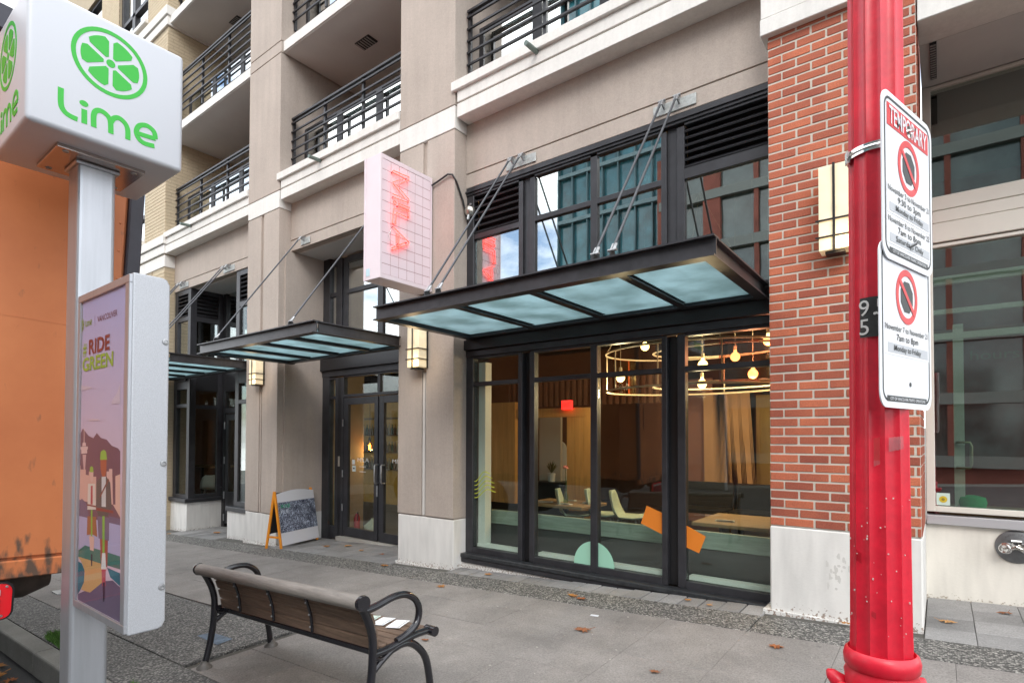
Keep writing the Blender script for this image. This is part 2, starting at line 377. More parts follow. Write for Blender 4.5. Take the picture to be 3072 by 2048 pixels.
while x < 3:
    L_ = 1.52; a, b_ = x+.004, x+L_-.004; g = slope
    MB().add([(a,1.175,g(a,1.2)-.33),(b_,1.175,g(b_,1.2)-.33),(b_,1.318,g(b_,1.3)-.33),(a,1.318,g(a,1.3)-.33),
              (a,1.185,g(a,1.2)),(b_,1.185,g(b_,1.2)),(b_,1.318,g(b_,1.3)+.002),(a,1.318,g(a,1.3)+.002)],
             [(0,3,2,1),(4,5,6,7),(0,1,5,4),(1,2,6,5),(2,3,7,6),(3,0,4,7)]).build('kerbstone', KERBM, kerb, bevel=.012, seg=2)
    x += L_
pave = sheet('pavement', -40, 20, 1.3, 6.2, -.022, BED)
def slab(x0, x1, y0, y1, mat, name='slab', lift=0, gap=.004, bev=.0035, t=.05):
    a, b_, c, d = x0+gap, x1-gap, y0+gap, y1-gap
    P = [(a,c),(b_,c),(b_,d),(a,d)]
    MB().add([(p,q,slope(p,q)-t) for p, q in P]+[(p,q,slope(p,q)+lift) for p, q in P],
             [(0,3,2,1),(4,5,6,7),(0,1,5,4),(1,2,6,5),(2,3,7,6),(3,0,4,7)]).build(name, mat, pave, bevel=bev)
# walking slabs
xs = [-1.09+.571*i for i in range(-24, 6)]
rows = [1.68, 2.10, 2.515, 2.93, 3.335, 3.73, 4.13]
for i in range(len(xs)-1):
    for j in range(len(rows)-1):
        if -7.0 < (xs[i]+xs[i+1])/2 < -4.05 and j < 2: continue
        big = (i % 2 == 0)
        slab(xs[i], xs[i+1], rows[j], rows[j+1], SLAB, lift=random.uniform(-.0015,.0015), gap=.0008 if random.random() < .8 else .0022, bev=.0015)
# aggregate strips
for i in range(-9, 3):
    a = -1.09+1.714*i
    slab(a, a+1.714, 4.13, 4.53, AGG, 'aggregate_panel', gap=.004)
    slab(a, a+1.714, 1.318, 1.68, AGG2, 'aggregate_panel', gap=.004)
slab(-7.0, -5.45, 1.68, 2.50, AGG2, 'aggregate_panel', gap=.006); slab(-5.45, -4.05, 1.68, 2.50, AGG2, 'aggregate_panel', gap=.006)
# granite setts at the shop front, in the door alcove, the corner entrance and the recess on the right
def setts(x0, x1, y0, y1, w, d, jit=.006, gp=.0045, bv=.005):
    nx = max(1, round((x1-x0)/w)); ny = max(1, round((y1-y0)/d)); w = (x1-x0)/nx; d = (y1-y0)/ny
    for j in range(ny):
        for i in range(nx):
            slab(x0+w*i, x0+w*(i+1), y0+d*j, y0+d*(j+1), SETT, 'sett', lift=random.uniform(-jit, jit*.6), gap=gp, bev=bv)
setts(-4.38, -1.09, 4.53, 4.79, .166, .26)
setts(-8.08, -5.37, 4.53, 5.44, .30, .23, .002, .002, .003)
setts(-11.65, -9.9, 4.53, 5.5, .25, .24, .003)
setts(-.1, 1.5, 4.53, 5.62, .26, .27, .002, .0014, .003)

# ------------------------------------------------------------------ main taupe building
YF, YW, YG = 4.684, 4.88, 4.90
bld = thing('mixed_use_building', 'taupe rendered apartment building with white bands, balconies and dark shop windows below', 'building', (-5, 5, 0))
def P(mb, name, mat, parent=bld, **k): return mb.build(name, mat, parent, **k)
# pilasters
def pilaster(x0, x1, gx, btop, conduit):
    g0 = slope(x0)-.12
    P(box(x0, x1, YF+.004, 5.0, g0, btop), 'pilaster_base', BASEW, bevel=.008)
    P(box(x0-.03, x1+.03, YF-.012, YF+.2, g0, slope(x0)+.012), 'base_skirt', BASEW)
    core = P(box(x0+.012, x1-.012, YF+.03, 6.4, 4.26, 14), 'pilaster', TAUPE); P(box(x0+.012, x1-.012, YF+.03, 5.0, btop, 4.26), 'pilaster_core', TAUPE, core)
    zt = 4.885
    P(box(x0, gx[0], YF-.004, 5.0, btop+.014, zt-.012), 'pilaster_panel', TAUPE, core, bevel=.004)
    P(box(gx[1], x1, YF-.004, 5.0, btop+.014, zt-.012), 'pilaster_panel', TAUPE, core, bevel=.004)
    P(box(x0-.002, x1+.002, YF-.006, 6.38, zt, 5.15), 'belt_course', WHITE, core, bevel=.004)
    P(box(x0, x1, YF-.004, 6.38, 5.163, 7.322), 'pilaster_panel', TAUPE, core, bevel=.004)
    P(box(x0, x1, YF-.004, 6.38, 7.334, 7.506), 'pilaster_panel', TAUPE, core, bevel=.004)
    P(box(x0, x1, YF-.004, 6.38, 7.518, 13.9), 'pilaster_panel', TAUPE, core, bevel=.004)
    P(box(gx[0]+.012, gx[0]+.05, YF+.006, YF+.03, btop+.02, 2.1), 'conduit_cover', M('conduit_paint', (.62,.6,.57), .6) if conduit else TAUPE, core)
pilaster(-5.35, -4.416, (-4.935, -4.862), .385, True)
pilaster(-9.07, -8.13, (-8.66, -8.575), .115, False)
# backing mass so that no light leaks through
P(box(-12.39, -1.0, 11.2, 11.4, -1, 14), 'rear_wall', TAUPE)
P(box(-1.06, -.9, 5.7, 11.2, -1, 14), 'party_wall', TAUPE)
P(box(-12.39, -.9, 6.2, 11.2, 5.0, 5.38), 'floor_slab', GREY)
P(box(-12.39, -.9, 4.9, 11.2, 13.7, 14.0), 'roof_slab', GREY)
# spandrels over the three bays
def spandrel(x0, x1):
    P(box(x0, x1, YW+.02, 5.0, 4.25, 5.0), 'spandrel_core', TAUPE)
    P(box(x0, x1, YW, 5.0, 4.246, 4.407), 'spandrel_panel', TAUPE, bevel=.003)
    P(box(x0, x1, YW, 5.0, 4.42, 5.0), 'spandrel_panel', TAUPE, bevel=.003)
for a, b_ in ((-4.416, -1.06), (-8.13, -5.35), (-12.39, -9.07)): spandrel(a, b_)
# white balcony bands
def band(x0, x1, endl=True):
    P(box(x0, x1, YF, 6.2, 4.996, 5.152), 'band_course', WHITE, bevel=.004)
    P(box(x0, x1, YF+.02, 6.2, 5.152, 5.172), 'band_joint', TAUPE)
    P(box(x0, x1, YF, 6.2, 5.172, 5.30), 'band_course', WHITE, bevel=.004)
    P(box(x0-(.07 if endl else 0), x1+.0, YF-.035, 5.15, 5.30, 5.41), 'band_cap', WHITE, bevel=.006)
band(-4.385, -1.09); band(-8.10, -5.36); band(-12.37, -9.08, False)
# upper slabs
for a, b_, zb in ((-8.12,-5.355,7.345),(-12.38,-9.075,7.345),(-4.4,-1.0,7.345),(-12.38,-9.075,9.70),(-8.12,-5.355,9.70),(-4.4,-1.0,9.70)):
    P(box(a, b_, YF+.03, 6.4, zb, zb+.16), 'balcony_slab', WHITE, bevel=.004)
    P(box(a, b_, YF+.05, 6.4, zb-.012, zb-.001), 'soffit', SOFFIT)
VENT = MB()
def vent(x, y, z):
    v = P(box(x-.16, x+.16, y-.09, y+.09, z-.03, z-.013), 'soffit_vent', DARK)
    for k in range(6):
        P(box(x-.15+k*.052, x-.13+k*.052, y-.085, y+.085, z-.036, z-.029), 'vent_blade', GREY, v)
vent(-6.9, 5.35, 7.345); vent(-5.75, 5.45, 7.345); vent(-10.1, 5.5, 7.345); vent(-11.2, 5.5, 9.70); vent(-9.9, 5.4, 9.7)
# balcony window walls
def winwall(x0, x1, z0, z1, solid):
    w = P(box(x0, solid, 6.32, 6.5, z0, z1), 'balcony_wall', TAUPE)
    n = max(2, round((x1-solid)/.62)); w_ = (x1-solid)/n
    f = MB(); f.box(solid, x1, 6.3, 6.4, z0, z0+.07); f.box(solid, x1, 6.3, 6.4, z1-.08, z1)
    for i in range(n+1): f.box(solid+w_*i-.05, solid+w_*i+.05, 6.28, 6.4, z0, z1)
    fr = P(f, 'sliding_door_frame', CHAR)
    for i in range(n):
        P(box(solid+w_*i+.05, solid+w_*(i+1)-.05, 6.34, 6.352, z0+.07, z1-.08), 'pane', GBAL, fr)
    P(box(x0, x1, 6.9, 6.95, z0, z1), 'curtain_wall', M('room_white', (.55,.55,.54), .8))
for a, b_, s_ in ((-4.4,-1.0,-4.2),(-8.12,-5.355,-7.75),(-12.38,-9.075,-12.0)):
    for zb in (5.4, 7.52, 9.87): winwall(a, b_, zb, zb+1.8, s_)
# railings
def railing(x0, x1, z0, posts):
    Yr = 4.89; ztop = z0+.86
    r = P(MB().box(x0, x1, Yr-.025, Yr+.025, ztop-.028, ztop), 'railing', CHAR)
    for k in range(6):
        zz = ztop-.088-k*.142
        P(box(x0, x1, Yr-.03, Yr-.008, zz-.011, zz+.011), 'rail_bar', CHAR, r)
    for px in posts:
        P(box(px-.02, px+.02, Yr-.006, Yr+.03, z0-.08, ztop-.03), 'rail_post', CHAR, r)
rp_ = lambda x0, x1: [x0+.02, x0+.9, x0+1.8, x1-.02]
for zb in (5.50, 7.85):
    railing(-4.40, -1.02, zb, [-4.38, -3.31, -2.3, -1.3]); railing(-8.12, -5.36, zb, [-8.1, -7.27, -6.37, -5.4]); railing(-12.36, -9.08, zb, [-12.33, -11.3, -10.25, -9.2])
railing(-12.36, -9.08, 10.2, [-12.33, -11.3, -10.25, -9.2])
def screen(x0, x1, z0, z1):
    n = max(2, round((x1-x0)/.95)); w_ = (x1-x0)/n
    fr_ = P(box(x0, x1, 5.10, 5.16, z1, z1+.03), 'glass_screen', CHAR)
    for i in range(n+1): P(box(max(x0, x0+w_*i-.065), min(x1, x0+w_*i+.065), 5.10, 5.16, z0, z1), 'screen_post', CHAR, fr_)
    for i in range(n): P(box(x0+w_*i+.065, x0+w_*(i+1)-.065, 5.115, 5.13, z0, z1), 'screen_pane', GBAL, fr_); P(box(x0+w_*i+.065, x0+w_*(i+1)-.065, 5.16, 5.165, z0, z1), 'screen_back', DARK, fr_)
for a, b_ in ((-4.41,-1.0),(-8.125,-5.36),(-12.37,-9.08)):
    for zb in (5.41, 7.52): screen(a, b_, zb, zb+.84)
# scupper pipes through the band
for px, pz in ((-3.27, 5.315), (-7.05, 5.315), (-11.2, 5.315)):
    m_ = MB().tube([(px, 4.75, pz-.02), (px, 4.49, pz-.035)], .026, 12)
    P(m_, 'drain_pipe', M('pipe_patina', (.16,.2,.18), .5, .5), smooth=40)

# ---- window bay beside the red brick
def frame_strip(mb, x0, x1, z0, z1, y0=YG, y1=YG+.07): mb.box(x0, x1, y0, y1, z0, z1)
fr = P(MB().box(-4.416, -4.31, YG-.005, YG+.09, -.02, 4.25), 'storefront_frame', CHAR, bevel=.004)
def mull(x0, x1, z0, z1, y0=YG, y1=YG+.08, par=None, nm='mullion', mat=CHAR): return P(box(x0, x1, y0, y1, z0, z1), nm, mat, par or fr, bevel=.003)
for a, b_ in ((-3.66,-3.605),(-3.507,-3.445),(-2.765,-2.69),(-2.025,-1.975),(-1.877,-1.807)):
    mull(a, b_, .002, 2.255); mull(a, b_, 2.62, 4.13)
for a, b_ in ((-3.605,-3.507),(-1.975,-1.877)): mull(a, b_, .002, 2.25, YG+.06, YG+.1, nm='column_cover', mat=BLACKM); mull(a, b_, 2.62, 4.19, YG+.03, YG+.1, nm='column_cover', mat=CHAR)
segs = [(-4.306,-3.66),(-3.445,-2.765),(-2.69,-2.025),(-1.807,-1.055)]
for a, b_ in segs:
    mull(a, b_, -.002, .066, YG-.004, YG+.08, nm='bottom_rail'); mull(a, b_, 1.92, 1.966, YG-.003, YG+.075, nm='transom'); mull(a, b_, 2.235, 2.262, YG-.002, YG+.08, nm='head_rail')
    mull(a, b_, 4.13, 4.155, YG-.004, YG+.09, nm='head_rail')
    P(box(a, b_, YG+.085, YG+.17, .045, .10), 'inner_sill', M('inner_sill_white', (.78,.8,.76), .5), fr)
    P(box(a+.001, b_-.001, YG+.03, YG+.04, .066, 1.92), 'pane', GLOW, fr); P(box(a+.001, b_-.001, YG+.03, YG+.04, 1.966, 2.235), 'pane', GLOW, fr)
P(box(-4.3, -4.2, YG+.09, YG+.2, .1, 2.2), 'inner_jamb', M('inner_jamb_white', (.72,.74,.7), .5), fr)
P(box(-4.416, -1.055, YG-.02, YG+.09, 4.155, 4.246), 'head_frame', CHAR, fr, bevel=.004)
P(box(-4.416, -1.055, YG-.035, YG+.02, 4.185, 4.205), 'head_drip', CHAR, fr)
P(box(-4.40, -1.055, YG-.03, YG+.09, 2.262, 2.33), 'transom_beam', CHAR, fr, bevel=.004)
P(box(-4.40, -1.055, YG-.07, YG+.09, 2.334, 2.45), 'transom_beam', BLACKM, fr, bevel=.004)
P(box(-4.40, -1.055, YG-.03, YG+.09, 2.45, 2.62), 'transom_beam', CHAR, fr, bevel=.004)
# sill
P(box(-4.41, -1.058, 4.80, YG+.02, -.045, .0), 'window_sill', M('black_stone_sill', (.028,.03,.033), .38, var=.5, scale=22), fr, bevel=.006)
P(box(-4.41, -1.058, 4.815, 4.9, -.10, -.045), 'sill_fascia', CHAR, fr, bevel=.004)
P(box(-4.416, -1.06, 4.835, 5.2, -.5, -.09), 'sill_wall', BASEW)
# louvers and upper panes
def louver(x0, x1, z0, z1, n, y=YG, par=fr):
    bk = P(box(x0, x1, y+.085, y+.095, z0, z1), 'louver_back', DARK, par)
    h = (z1-z0)/n
    for k in range(n):
        zc = z0+h*(k+.5)
        P(MB().obox(((x0+x1)/2, y+.035, zc), ((x1-x0)/2, 0, 0), (0, .034, .026), (0, -.004, .0055)), 'louver_slat', CHAR, par)
louver(-4.306, -3.66, 3.69, 4.13, 6); louver(-1.807, -1.055, 3.74, 4.13, 6)
mull(-4.306, -3.66, 3.63, 3.69, nm='rail'); mull(-1.807, -1.055, 3.645, 3.74, nm='rail')
for a, b_ in segs[1:3]: mull(a, b_, 3.645, 3.70, nm='rail')
for a, b_, z0, z1 in ((-4.306,-3.66,2.62,3.63),(-1.807,-1.055,2.62,3.645),(-3.445,-2.765,2.62,3.645),(-2.69,-2.025,2.62,3.645),(-3.445,-2.765,3.70,4.13),(-2.69,-2.025,3.70,4.13)):
    P(box(a, b_, YG+.03, YG+.04, z0, z1), 'pane', GUP, fr)
# stickers on the glass
def decal(name, poly, mat, par=fr, y=YG+.026): return P(MB().prism(poly, (0, y, 0), (1,0,0), (0,0,1), (0, .0015, 0)), name, mat, par)
ORANGE = M('orange_vinyl', (.72,.21,.02), .5); MINT = M('mint_vinyl', (.33,.62,.47), .5); LIMEY = M('yellow_green_vinyl', (.55,.6,.06), .5)
decal('orange_sticker', [(-2.184,.70),(-2.026,.642),(-2.026,.447),(-2.241,.531)], ORANGE)
decal('orange_sticker', [(-1.806,.552),(-1.637,.473),(-1.696,.321),(-1.806,.358)], ORANGE)
decal('mint_sticker', [(-2.968,.067)]+[(-2.742-.226*math.cos(R(t)), .067+.236*math.sin(R(t))) for t in range(0, 85, 8)]+[(-2.766,.303),(-2.766,.067)], MINT)
decal('mint_sticker', [(-2.689,.067),(-2.689,.297)]+[(-2.742+.226*math.cos(R(t)), .067+.236*math.sin(R(t))) for t in range(72, -1, -8)], MINT)
wv = MB()
for k in range(5):
    z0 = .845-k*.047; x1 = -4.07+.03*k*(1 if k < 3 else .7)
    pts = [(-4.303+t*(x1+4.303), z0+.03*math.sin(t*6.5-2.2)+t*(.10-.004*k)) for t in [i/14 for i in range(15)]]
    wv.stroke(pts, .0095, (0, YG+.025, 0), (1,0,0), (0,0,1), (0,.0015,0))
P(wv, 'wave_sticker', LIMEY, fr)

# ---- door bay
YA = 5.46
df = P(box(-8.09, -7.91, YA-.01, YA+.09, -.33, 4.24), 'entrance_frame', CHAR, bevel=.004)
for a, b_, m_ in ((-7.755,-7.68,CHAR),(-7.68,-7.60,BLACKM),(-7.60,-7.535,CHAR),(-5.87,-5.80,CHAR)): mull(a, b_, -.30, 2.28, YA, YA+.08, df, mat=m_)
mull(-7.91, -7.755, -.30, -.10, YA, YA+.08, df, 'bottom_rail'); mull(-7.91,-7.755,1.94,1.985,YA,YA+.08,df,'transom'); mull(-7.91,-7.755,2.255,2.285,YA,YA+.08,df,'head_rail')
P(box(-7.91,-7.755,YA+.03,YA+.04,-.10,1.94),'pane',GLOW,df); P(box(-7.91,-7.755,YA+.03,YA+.04,1.985,2.255),'pane',GLOW,df)
P(box(-7.9,-7.8,YA+.1,YA+.2,-.1,2.2),'inner_jamb',M('inner_jamb_green',(.6,.66,.55),.5),df)
mull(-7.535,-5.355,1.955,2.0,YA,YA+.08,df,'transom'); mull(-7.535,-5.355,2.27,2.3,YA,YA+.08,df,'head_rail')
mull(-6.715,-6.655,2.0,2.27,YA+.003,YA+.075,df)
P(box(-7.535,-6.715,YA+.03,YA+.04,2.0,2.27),'pane',GLOW,df); P(box(-6.655,-5.36,YA+.03,YA+.04,2.0,2.27),'pane',GLOW,df)
mull(-8.09,-5.355,2.3,2.40,YA-.02,YA+.09,df,'header'); mull(-8.09,-5.355,2.40,2.64,YA-.06,YA+.09,df,'header',BLACKM)
P(box(-7.6,-5.36,YA-.08,YA+.1,-.33,-.235),'threshold',M('threshold_concrete',(.42,.40,.36),.8,var=.2),df)
def leaf(x0, x1, hinge, handle):
    d = P(MB().box(x0, x0+.105, YA+.005, YA+.06, -.225, 1.945), 'door', CHAR, df, bevel=.003)
    d2 = [(x1-.085, x1, -.225, 1.945), (x0+.105, x1-.085, 1.835, 1.945), (x0+.105, x1-.085, -.225, -.085)]
    for a, b_, z0, z1 in d2: P(box(a, b_, YA+.006, YA+.06, z0, z1), 'door_rail', CHAR, df, bevel=.003)
    P(box(x0+.105, x1-.085, YA+.028, YA+.036, -.085, 1.835), 'door_pane', GLOW, df)
    hx = handle; pts = [(hx,YA+.006,.915),(hx,YA-.05,.915),(hx,YA-.062,.90),(hx,YA-.062,.665),(hx,YA-.05,.645),(hx,YA+.006,.645)]
    P(MB().tube(pts, .013, 10), 'door_handle', STEEL, df, smooth=50)
    for hz in (1.55, .75, .22): P(MB().tube([(hinge,YA-.008,hz-.055),(hinge,YA-.008,hz+.055)], .011, 8), 'hinge', STEEL, df)
leaf(-7.53, -6.70, -7.535, -6.705+.02); leaf(-6.67, -5.88, -5.87, -6.535)
P(box(-6.70,-6.67,YA+.03,YA+.06,-.225,1.945),'astragal',BLACKM,df)
for k in range(9): P(MB().lathe([(.006,0),(.006,.006),(.003,.008)],(-6.685,YA+.03,1.75-k*.235),(0,-1,0),8),'screw_head',STEEL,df)
P(box(-6.715,-6.685,YA-.004,YA+.006,.44,.60),'lock_plate',STEEL,df); P(box(-7.655,-7.635,YA+.05,YA+.058,.55,1.0),'wall_plate',M('brass_plate',(.45,.38,.28),.4,.6),df)
P(box(-7.652,-7.617,YA-.012,YA+.0,.86,1.02),'push_plate',M('push_plate_steel',(.6,.55,.48),.4,.5),df)
WTXT = M('white_lettering', (.85,.86,.85), .5)
text('MILA', (-7.20,YA+.027,.945), XZ, .06, WTXT, df, width=.27); text('MILA', (-6.39,YA+.027,.945), XZ, .06, WTXT, df, width=.27)
P(box(-7.15,-7.0,YA+.024,YA+.026,.868,.876),'printed_line',WTXT,df); P(box(-7.15,-7.0,YA+.024,YA+.026,.79,.798),'printed_line',WTXT,df)
P(box(-7.335,-7.265,YA+.024,YA+.027,.90,.975),'notice',M('notice_white',(.75,.77,.76),.5),df); P(box(-7.33,-7.245,YA+.024,YA+.027,.79,.885),'notice',M('notice_pale',(.62,.72,.7),.5),df)
P(box(-7.305,-7.27,YA+.022,YA+.024,.83,.85),'notice_print',DARK,df)
# upper window of the door bay
for a, b_ in ((-7.755,-7.60),(-7.60,-7.47),(-6.72,-6.60),(-5.45,-5.355)): mull(a, b_, 2.64, 4.2, YA+(.0 if a != -7.60 else .02), YA+.08, df)
for a, b_ in ((-7.91,-7.755),(-7.47,-6.72),(-6.60,-5.45)):
    mull(a, b_, 4.1, 4.2, YA, YA+.08, df, 'head_rail'); mull(a, b_, 3.60, 3.665, YA, YA+.08, df, 'rail')
    P(box(a, b_, YA+.03, YA+.04, 2.64, 3.60), 'pane', GUP, df); P(box(a, b_, YA+.03, YA+.04, 3.665, 4.1), 'pane', GUP, df)
P(box(-8.13,-5.35,5.0,YA+.1,4.235,4.30),'alcove_soffit',SOFFIT)
P(box(-8.15,-8.095,YF+.1,YA+.1,.12,4.235),'alcove_wall',TAUPE); P(box(-5.37,-5.33,YF+.1,YA+.1,-.5,4.235),'alcove_wall',TAUPE); P(box(-8.128,-8.085,YF+.1,YA,-.5,.115),'alcove_plinth',BASEW)

# ---- corner entrance bay on the left
cf = P(box(-12.38,-12.25,YG-.005,YG+.08,.1,4.24),'corner_frame',CHAR,bevel=.004)
XR = -11.68; YB = 5.53
P(box(-12.39,XR+.02,YW-.01,YB,-.62,.04),'corner_plinth',BASEW); P(box(-9.90,-9.06,4.80,YB,-.62,.045),'corner_plinth',BASEW)
P(MB().prism([(-12.39,4.82),(XR+.06,4.82),(XR+.06,YB),(XR-.06,YB),(XR-.06,4.95),(-12.39,4.95)],(0,0,.04),(1,0,0),(0,1,0),(0,0,.075)),'corner_sill',CHAR,cf,bevel=.008)
P(box(-9.92,-9.065,4.77,5.0,.045,.12),'corner_sill',CHAR,cf,bevel=.008)
mull(-11.80,XR,.115,4.24,YG,YG+.12,cf,'corner_post'); mull(-12.25,-11.80,.115,.18,YG,YG+.07,cf,'bottom_rail'); mull(-12.25,-11.80,1.90,1.97,YG,YG+.07,cf,'transom'); mull(-12.25,-11.80,2.26,2.42,YG,YG+.07,cf,'head_rail'); mull(-12.25,-11.80,2.42,2.64,YG-.03,YG+.07,cf,'header',BLACKM)
mull(-12.25,-11.80,3.62,3.70,YG,YG+.07,cf,'rail'); mull(-12.25,-11.80,4.15,4.24,YG,YG+.07,cf,'head_rail')
P(box(-12.25,-11.80,YG+.03,YG+.04,.18,1.90),'pane',GLOW,cf); P(box(-12.25,-11.80,YG+.03,YG+.04,1.97,2.26),'pane',GLOW,cf); P(box(-12.25,-11.80,YG+.03,YG+.04,2.64,3.62),'pane',GUP,cf)
def louver_fx(x0,x1,z0,z1,n,y,par):
    louver(x0,x1,z0,z1,n,y,par)
louver_fx(-12.25,-11.80,3.70,4.15,6,YG,cf)
# returned side of the corner window (looks towards +X)
def rbox(y0,y1,z0,z1,nm='return_rail',mat=CHAR,x0=XR-.07,x1=XR): return P(box(x0,x1,y0,y1,z0,z1),nm,mat,cf,bevel=.003 if mat==CHAR else 0)
rbox(5.44,YB,.115,4.24,'return_post'); rbox(5.02,5.44,.115,.19); rbox(5.02,5.44,1.88,1.95); rbox(5.02,5.44,2.24,2.64,mat=BLACKM); rbox(5.02,5.44,3.60,3.70); rbox(5.02,5.44,4.16,4.24)
rbox(5.02,5.44,.19,1.88,'pane',GLOW,XR-.04,XR-.03); rbox(5.02,5.44,1.95,2.24,'pane',GLOW,XR-.04,XR-.03); rbox(5.02,5.44,2.64,3.60,'pane',GUP,XR-.04,XR-.03); rbox(5.02,5.44,3.70,4.16,'louver_back',DARK,XR-.065,XR-.06)
for k in range(6):
    P(MB().obox((XR-.03,5.23,3.74+.075*k),(0,.21,0),(.03,0,-.022),(.003,0,.005)),'louver_slat',CHAR,cf)
# recessed door and side light
mull(XR,-11.55,-.5,4.24,YB,YB+.08,cf,'door_post',BLACKM); mull(-10.72,-10.6,-.5,4.24,YB,YB+.08,cf,'door_post',BLACKM)
mull(-11.55,-10.72,1.80,1.90,YB,YB+.07,cf,'transom'); mull(-11.55,-10.72,2.24,2.64,YB,YB+.07,cf,'header',BLACKM)
P(box(-11.55,-10.72,YB+.03,YB+.04,1.90,2.24),'pane',GLOW,cf); P(box(-11.55,-10.6,YB+.03,YB+.04,2.64,4.24),'pane',GUP,cf); P(box(-10.6,-9.9,YB+.03,YB+.04,-.4,4.24),'pane',GUP,cf)
for a,b_,z0,z1 in ((-11.53,-11.41,-.42,1.78),(-10.86,-10.74,-.42,1.78),(-11.41,-10.86,1.66,1.78),(-11.41,-10.86,-.42,.22)): P(box(a,b_,YB+.005,YB+.055,z0,z1),'door_rail',BLACKM if z1<1 else CHAR,cf)
P(box(-11.41,-10.86,YB+.025,YB+.033,.22,1.66),'door_pane',GLOW,cf)
for hz in (1.55,.85,.15,-.3): P(MB().tube([(-11.54,YB-.01,hz-.07),(-11.54,YB-.01,hz+.07)],.014,8),'hinge',STEEL,cf)
text('10', (-11.05,YB+.026,1.99), XZ, .1, WTXT, cf)
# window piece right of the corner entrance
mull(-9.88,-9.76,.12,4.24,YG,YG+.1,cf,'corner_post'); mull(-9.76,-9.07,.12,.2,YG,YG+.07,cf,'bottom_rail'); mull(-9.76,-9.07,1.9,1.97,YG,YG+.07,cf,'transom'); mull(-9.76,-9.07,2.26,2.64,YG,YG+.07,cf,'head_rail'); mull(-9.76,-9.07,3.6,3.69,YG,YG+.07,cf,'rail'); mull(-9.76,-9.07,4.15,4.24,YG,YG+.07,cf,'head_rail')
P(box(-9.76,-9.07,YG+.03,YG+.04,.2,1.9),'pane',GSHOP,cf); P(box(-9.76,-9.07,YG+.03,YG+.04,1.97,2.26),'pane',GSHOP,cf); P(box(-9.76,-9.07,YG+.03,YG+.04,2.64,3.6),'pane',GLOW,cf); louver(-9.76,-9.07,3.69,4.15,6,YG,cf)
P(box(-9.6,-9.1,YG+.06,YG+.07,2.7,3.58),'window_poster',M('poster_white',(.7,.68,.68),.6),cf); P(box(-9.6,-9.1,YG+.052,YG+.058,3.3,3.56),'poster_top',M('poster_red',(.65,.05,.05),.6),cf)
text('GREEN', (-9.58,YG+.057,3.0), XZ, .14, M('poster_green',(.1,.3,.22),.6), cf, width=.45); text('%', (-9.45,YG+.05,3.36), XZ, .13, WTXT, cf)
P(box(-12.39,-9.06,5.0,YB+.1,4.235,4.30),'alcove_soffit',SOFFIT)

# ---- interior of the restaurant (room behind the big window and the doors)
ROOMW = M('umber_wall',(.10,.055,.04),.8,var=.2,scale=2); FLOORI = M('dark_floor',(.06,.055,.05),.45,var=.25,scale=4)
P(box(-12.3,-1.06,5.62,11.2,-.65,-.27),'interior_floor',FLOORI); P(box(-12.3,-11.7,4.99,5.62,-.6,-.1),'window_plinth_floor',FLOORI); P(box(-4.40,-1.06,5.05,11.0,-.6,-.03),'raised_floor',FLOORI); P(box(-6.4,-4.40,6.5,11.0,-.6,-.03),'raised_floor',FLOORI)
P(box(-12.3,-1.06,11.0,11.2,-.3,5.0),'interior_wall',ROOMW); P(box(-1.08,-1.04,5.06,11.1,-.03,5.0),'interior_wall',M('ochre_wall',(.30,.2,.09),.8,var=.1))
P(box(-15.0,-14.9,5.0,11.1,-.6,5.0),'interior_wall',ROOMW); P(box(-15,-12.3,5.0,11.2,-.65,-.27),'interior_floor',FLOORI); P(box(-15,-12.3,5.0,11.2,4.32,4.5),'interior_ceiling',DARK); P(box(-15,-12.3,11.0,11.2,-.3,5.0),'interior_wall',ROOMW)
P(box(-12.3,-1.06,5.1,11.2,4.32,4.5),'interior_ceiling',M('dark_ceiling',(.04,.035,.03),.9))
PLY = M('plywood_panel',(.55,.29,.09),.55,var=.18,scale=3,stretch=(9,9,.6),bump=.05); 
def I(mb,name,mat,**k): return mb.build(name,mat,bld,**k)
pw = I(box(-5.95,-5.27,7.0,7.05,.30,1.88),'wood_partition',PLY)
for k in range(3): P(box(-5.95+.226*k+.003,-5.95+.226*(k+1)-.003,6.985,6.999,.305,1.875),'board',PLY,pw)
I(box(-5.27,-3.93,7.0,7.12,1.63,1.76),'wood_beam',PLY)
pw = I(box(-4.34,-3.93,7.02,7.07,.1,1.63),'wood_partition',PLY)
for k in range(3): P(box(-4.34+.136*k+.003,-4.34+.136*(k+1)-.003,7.0,7.019,.1,1.625),'board',PLY,pw)
I(box(-5.1,-4.7,7.4,7.45,.0,1.75),'pale_panel',M('pale_panel_paint',(.5,.47,.42),.8))
sl = I(box(-6.1,-3.2,7.9,7.95,1.85,2.35),'slat_screen',DARK)
for k in range(26): P(box(-6.08+.11*k,-6.03+.11*k,7.84,7.89,1.85,2.35),'slat',ROOMW,sl)
I(MB().prism([(-5.67,-.03),(-5.28,-.03),(-5.28,1.08)]+[(-5.475+.195*math.cos(R(t)),1.08+.195*math.sin(R(t))) for t in range(10,180,12)]+[(-5.67,1.08)],(0,8.5,0),(1,0,0),(0,0,1),(0,.05,0)),'arched_panel',M('arch_paint',(.6,.6,.57),.8))
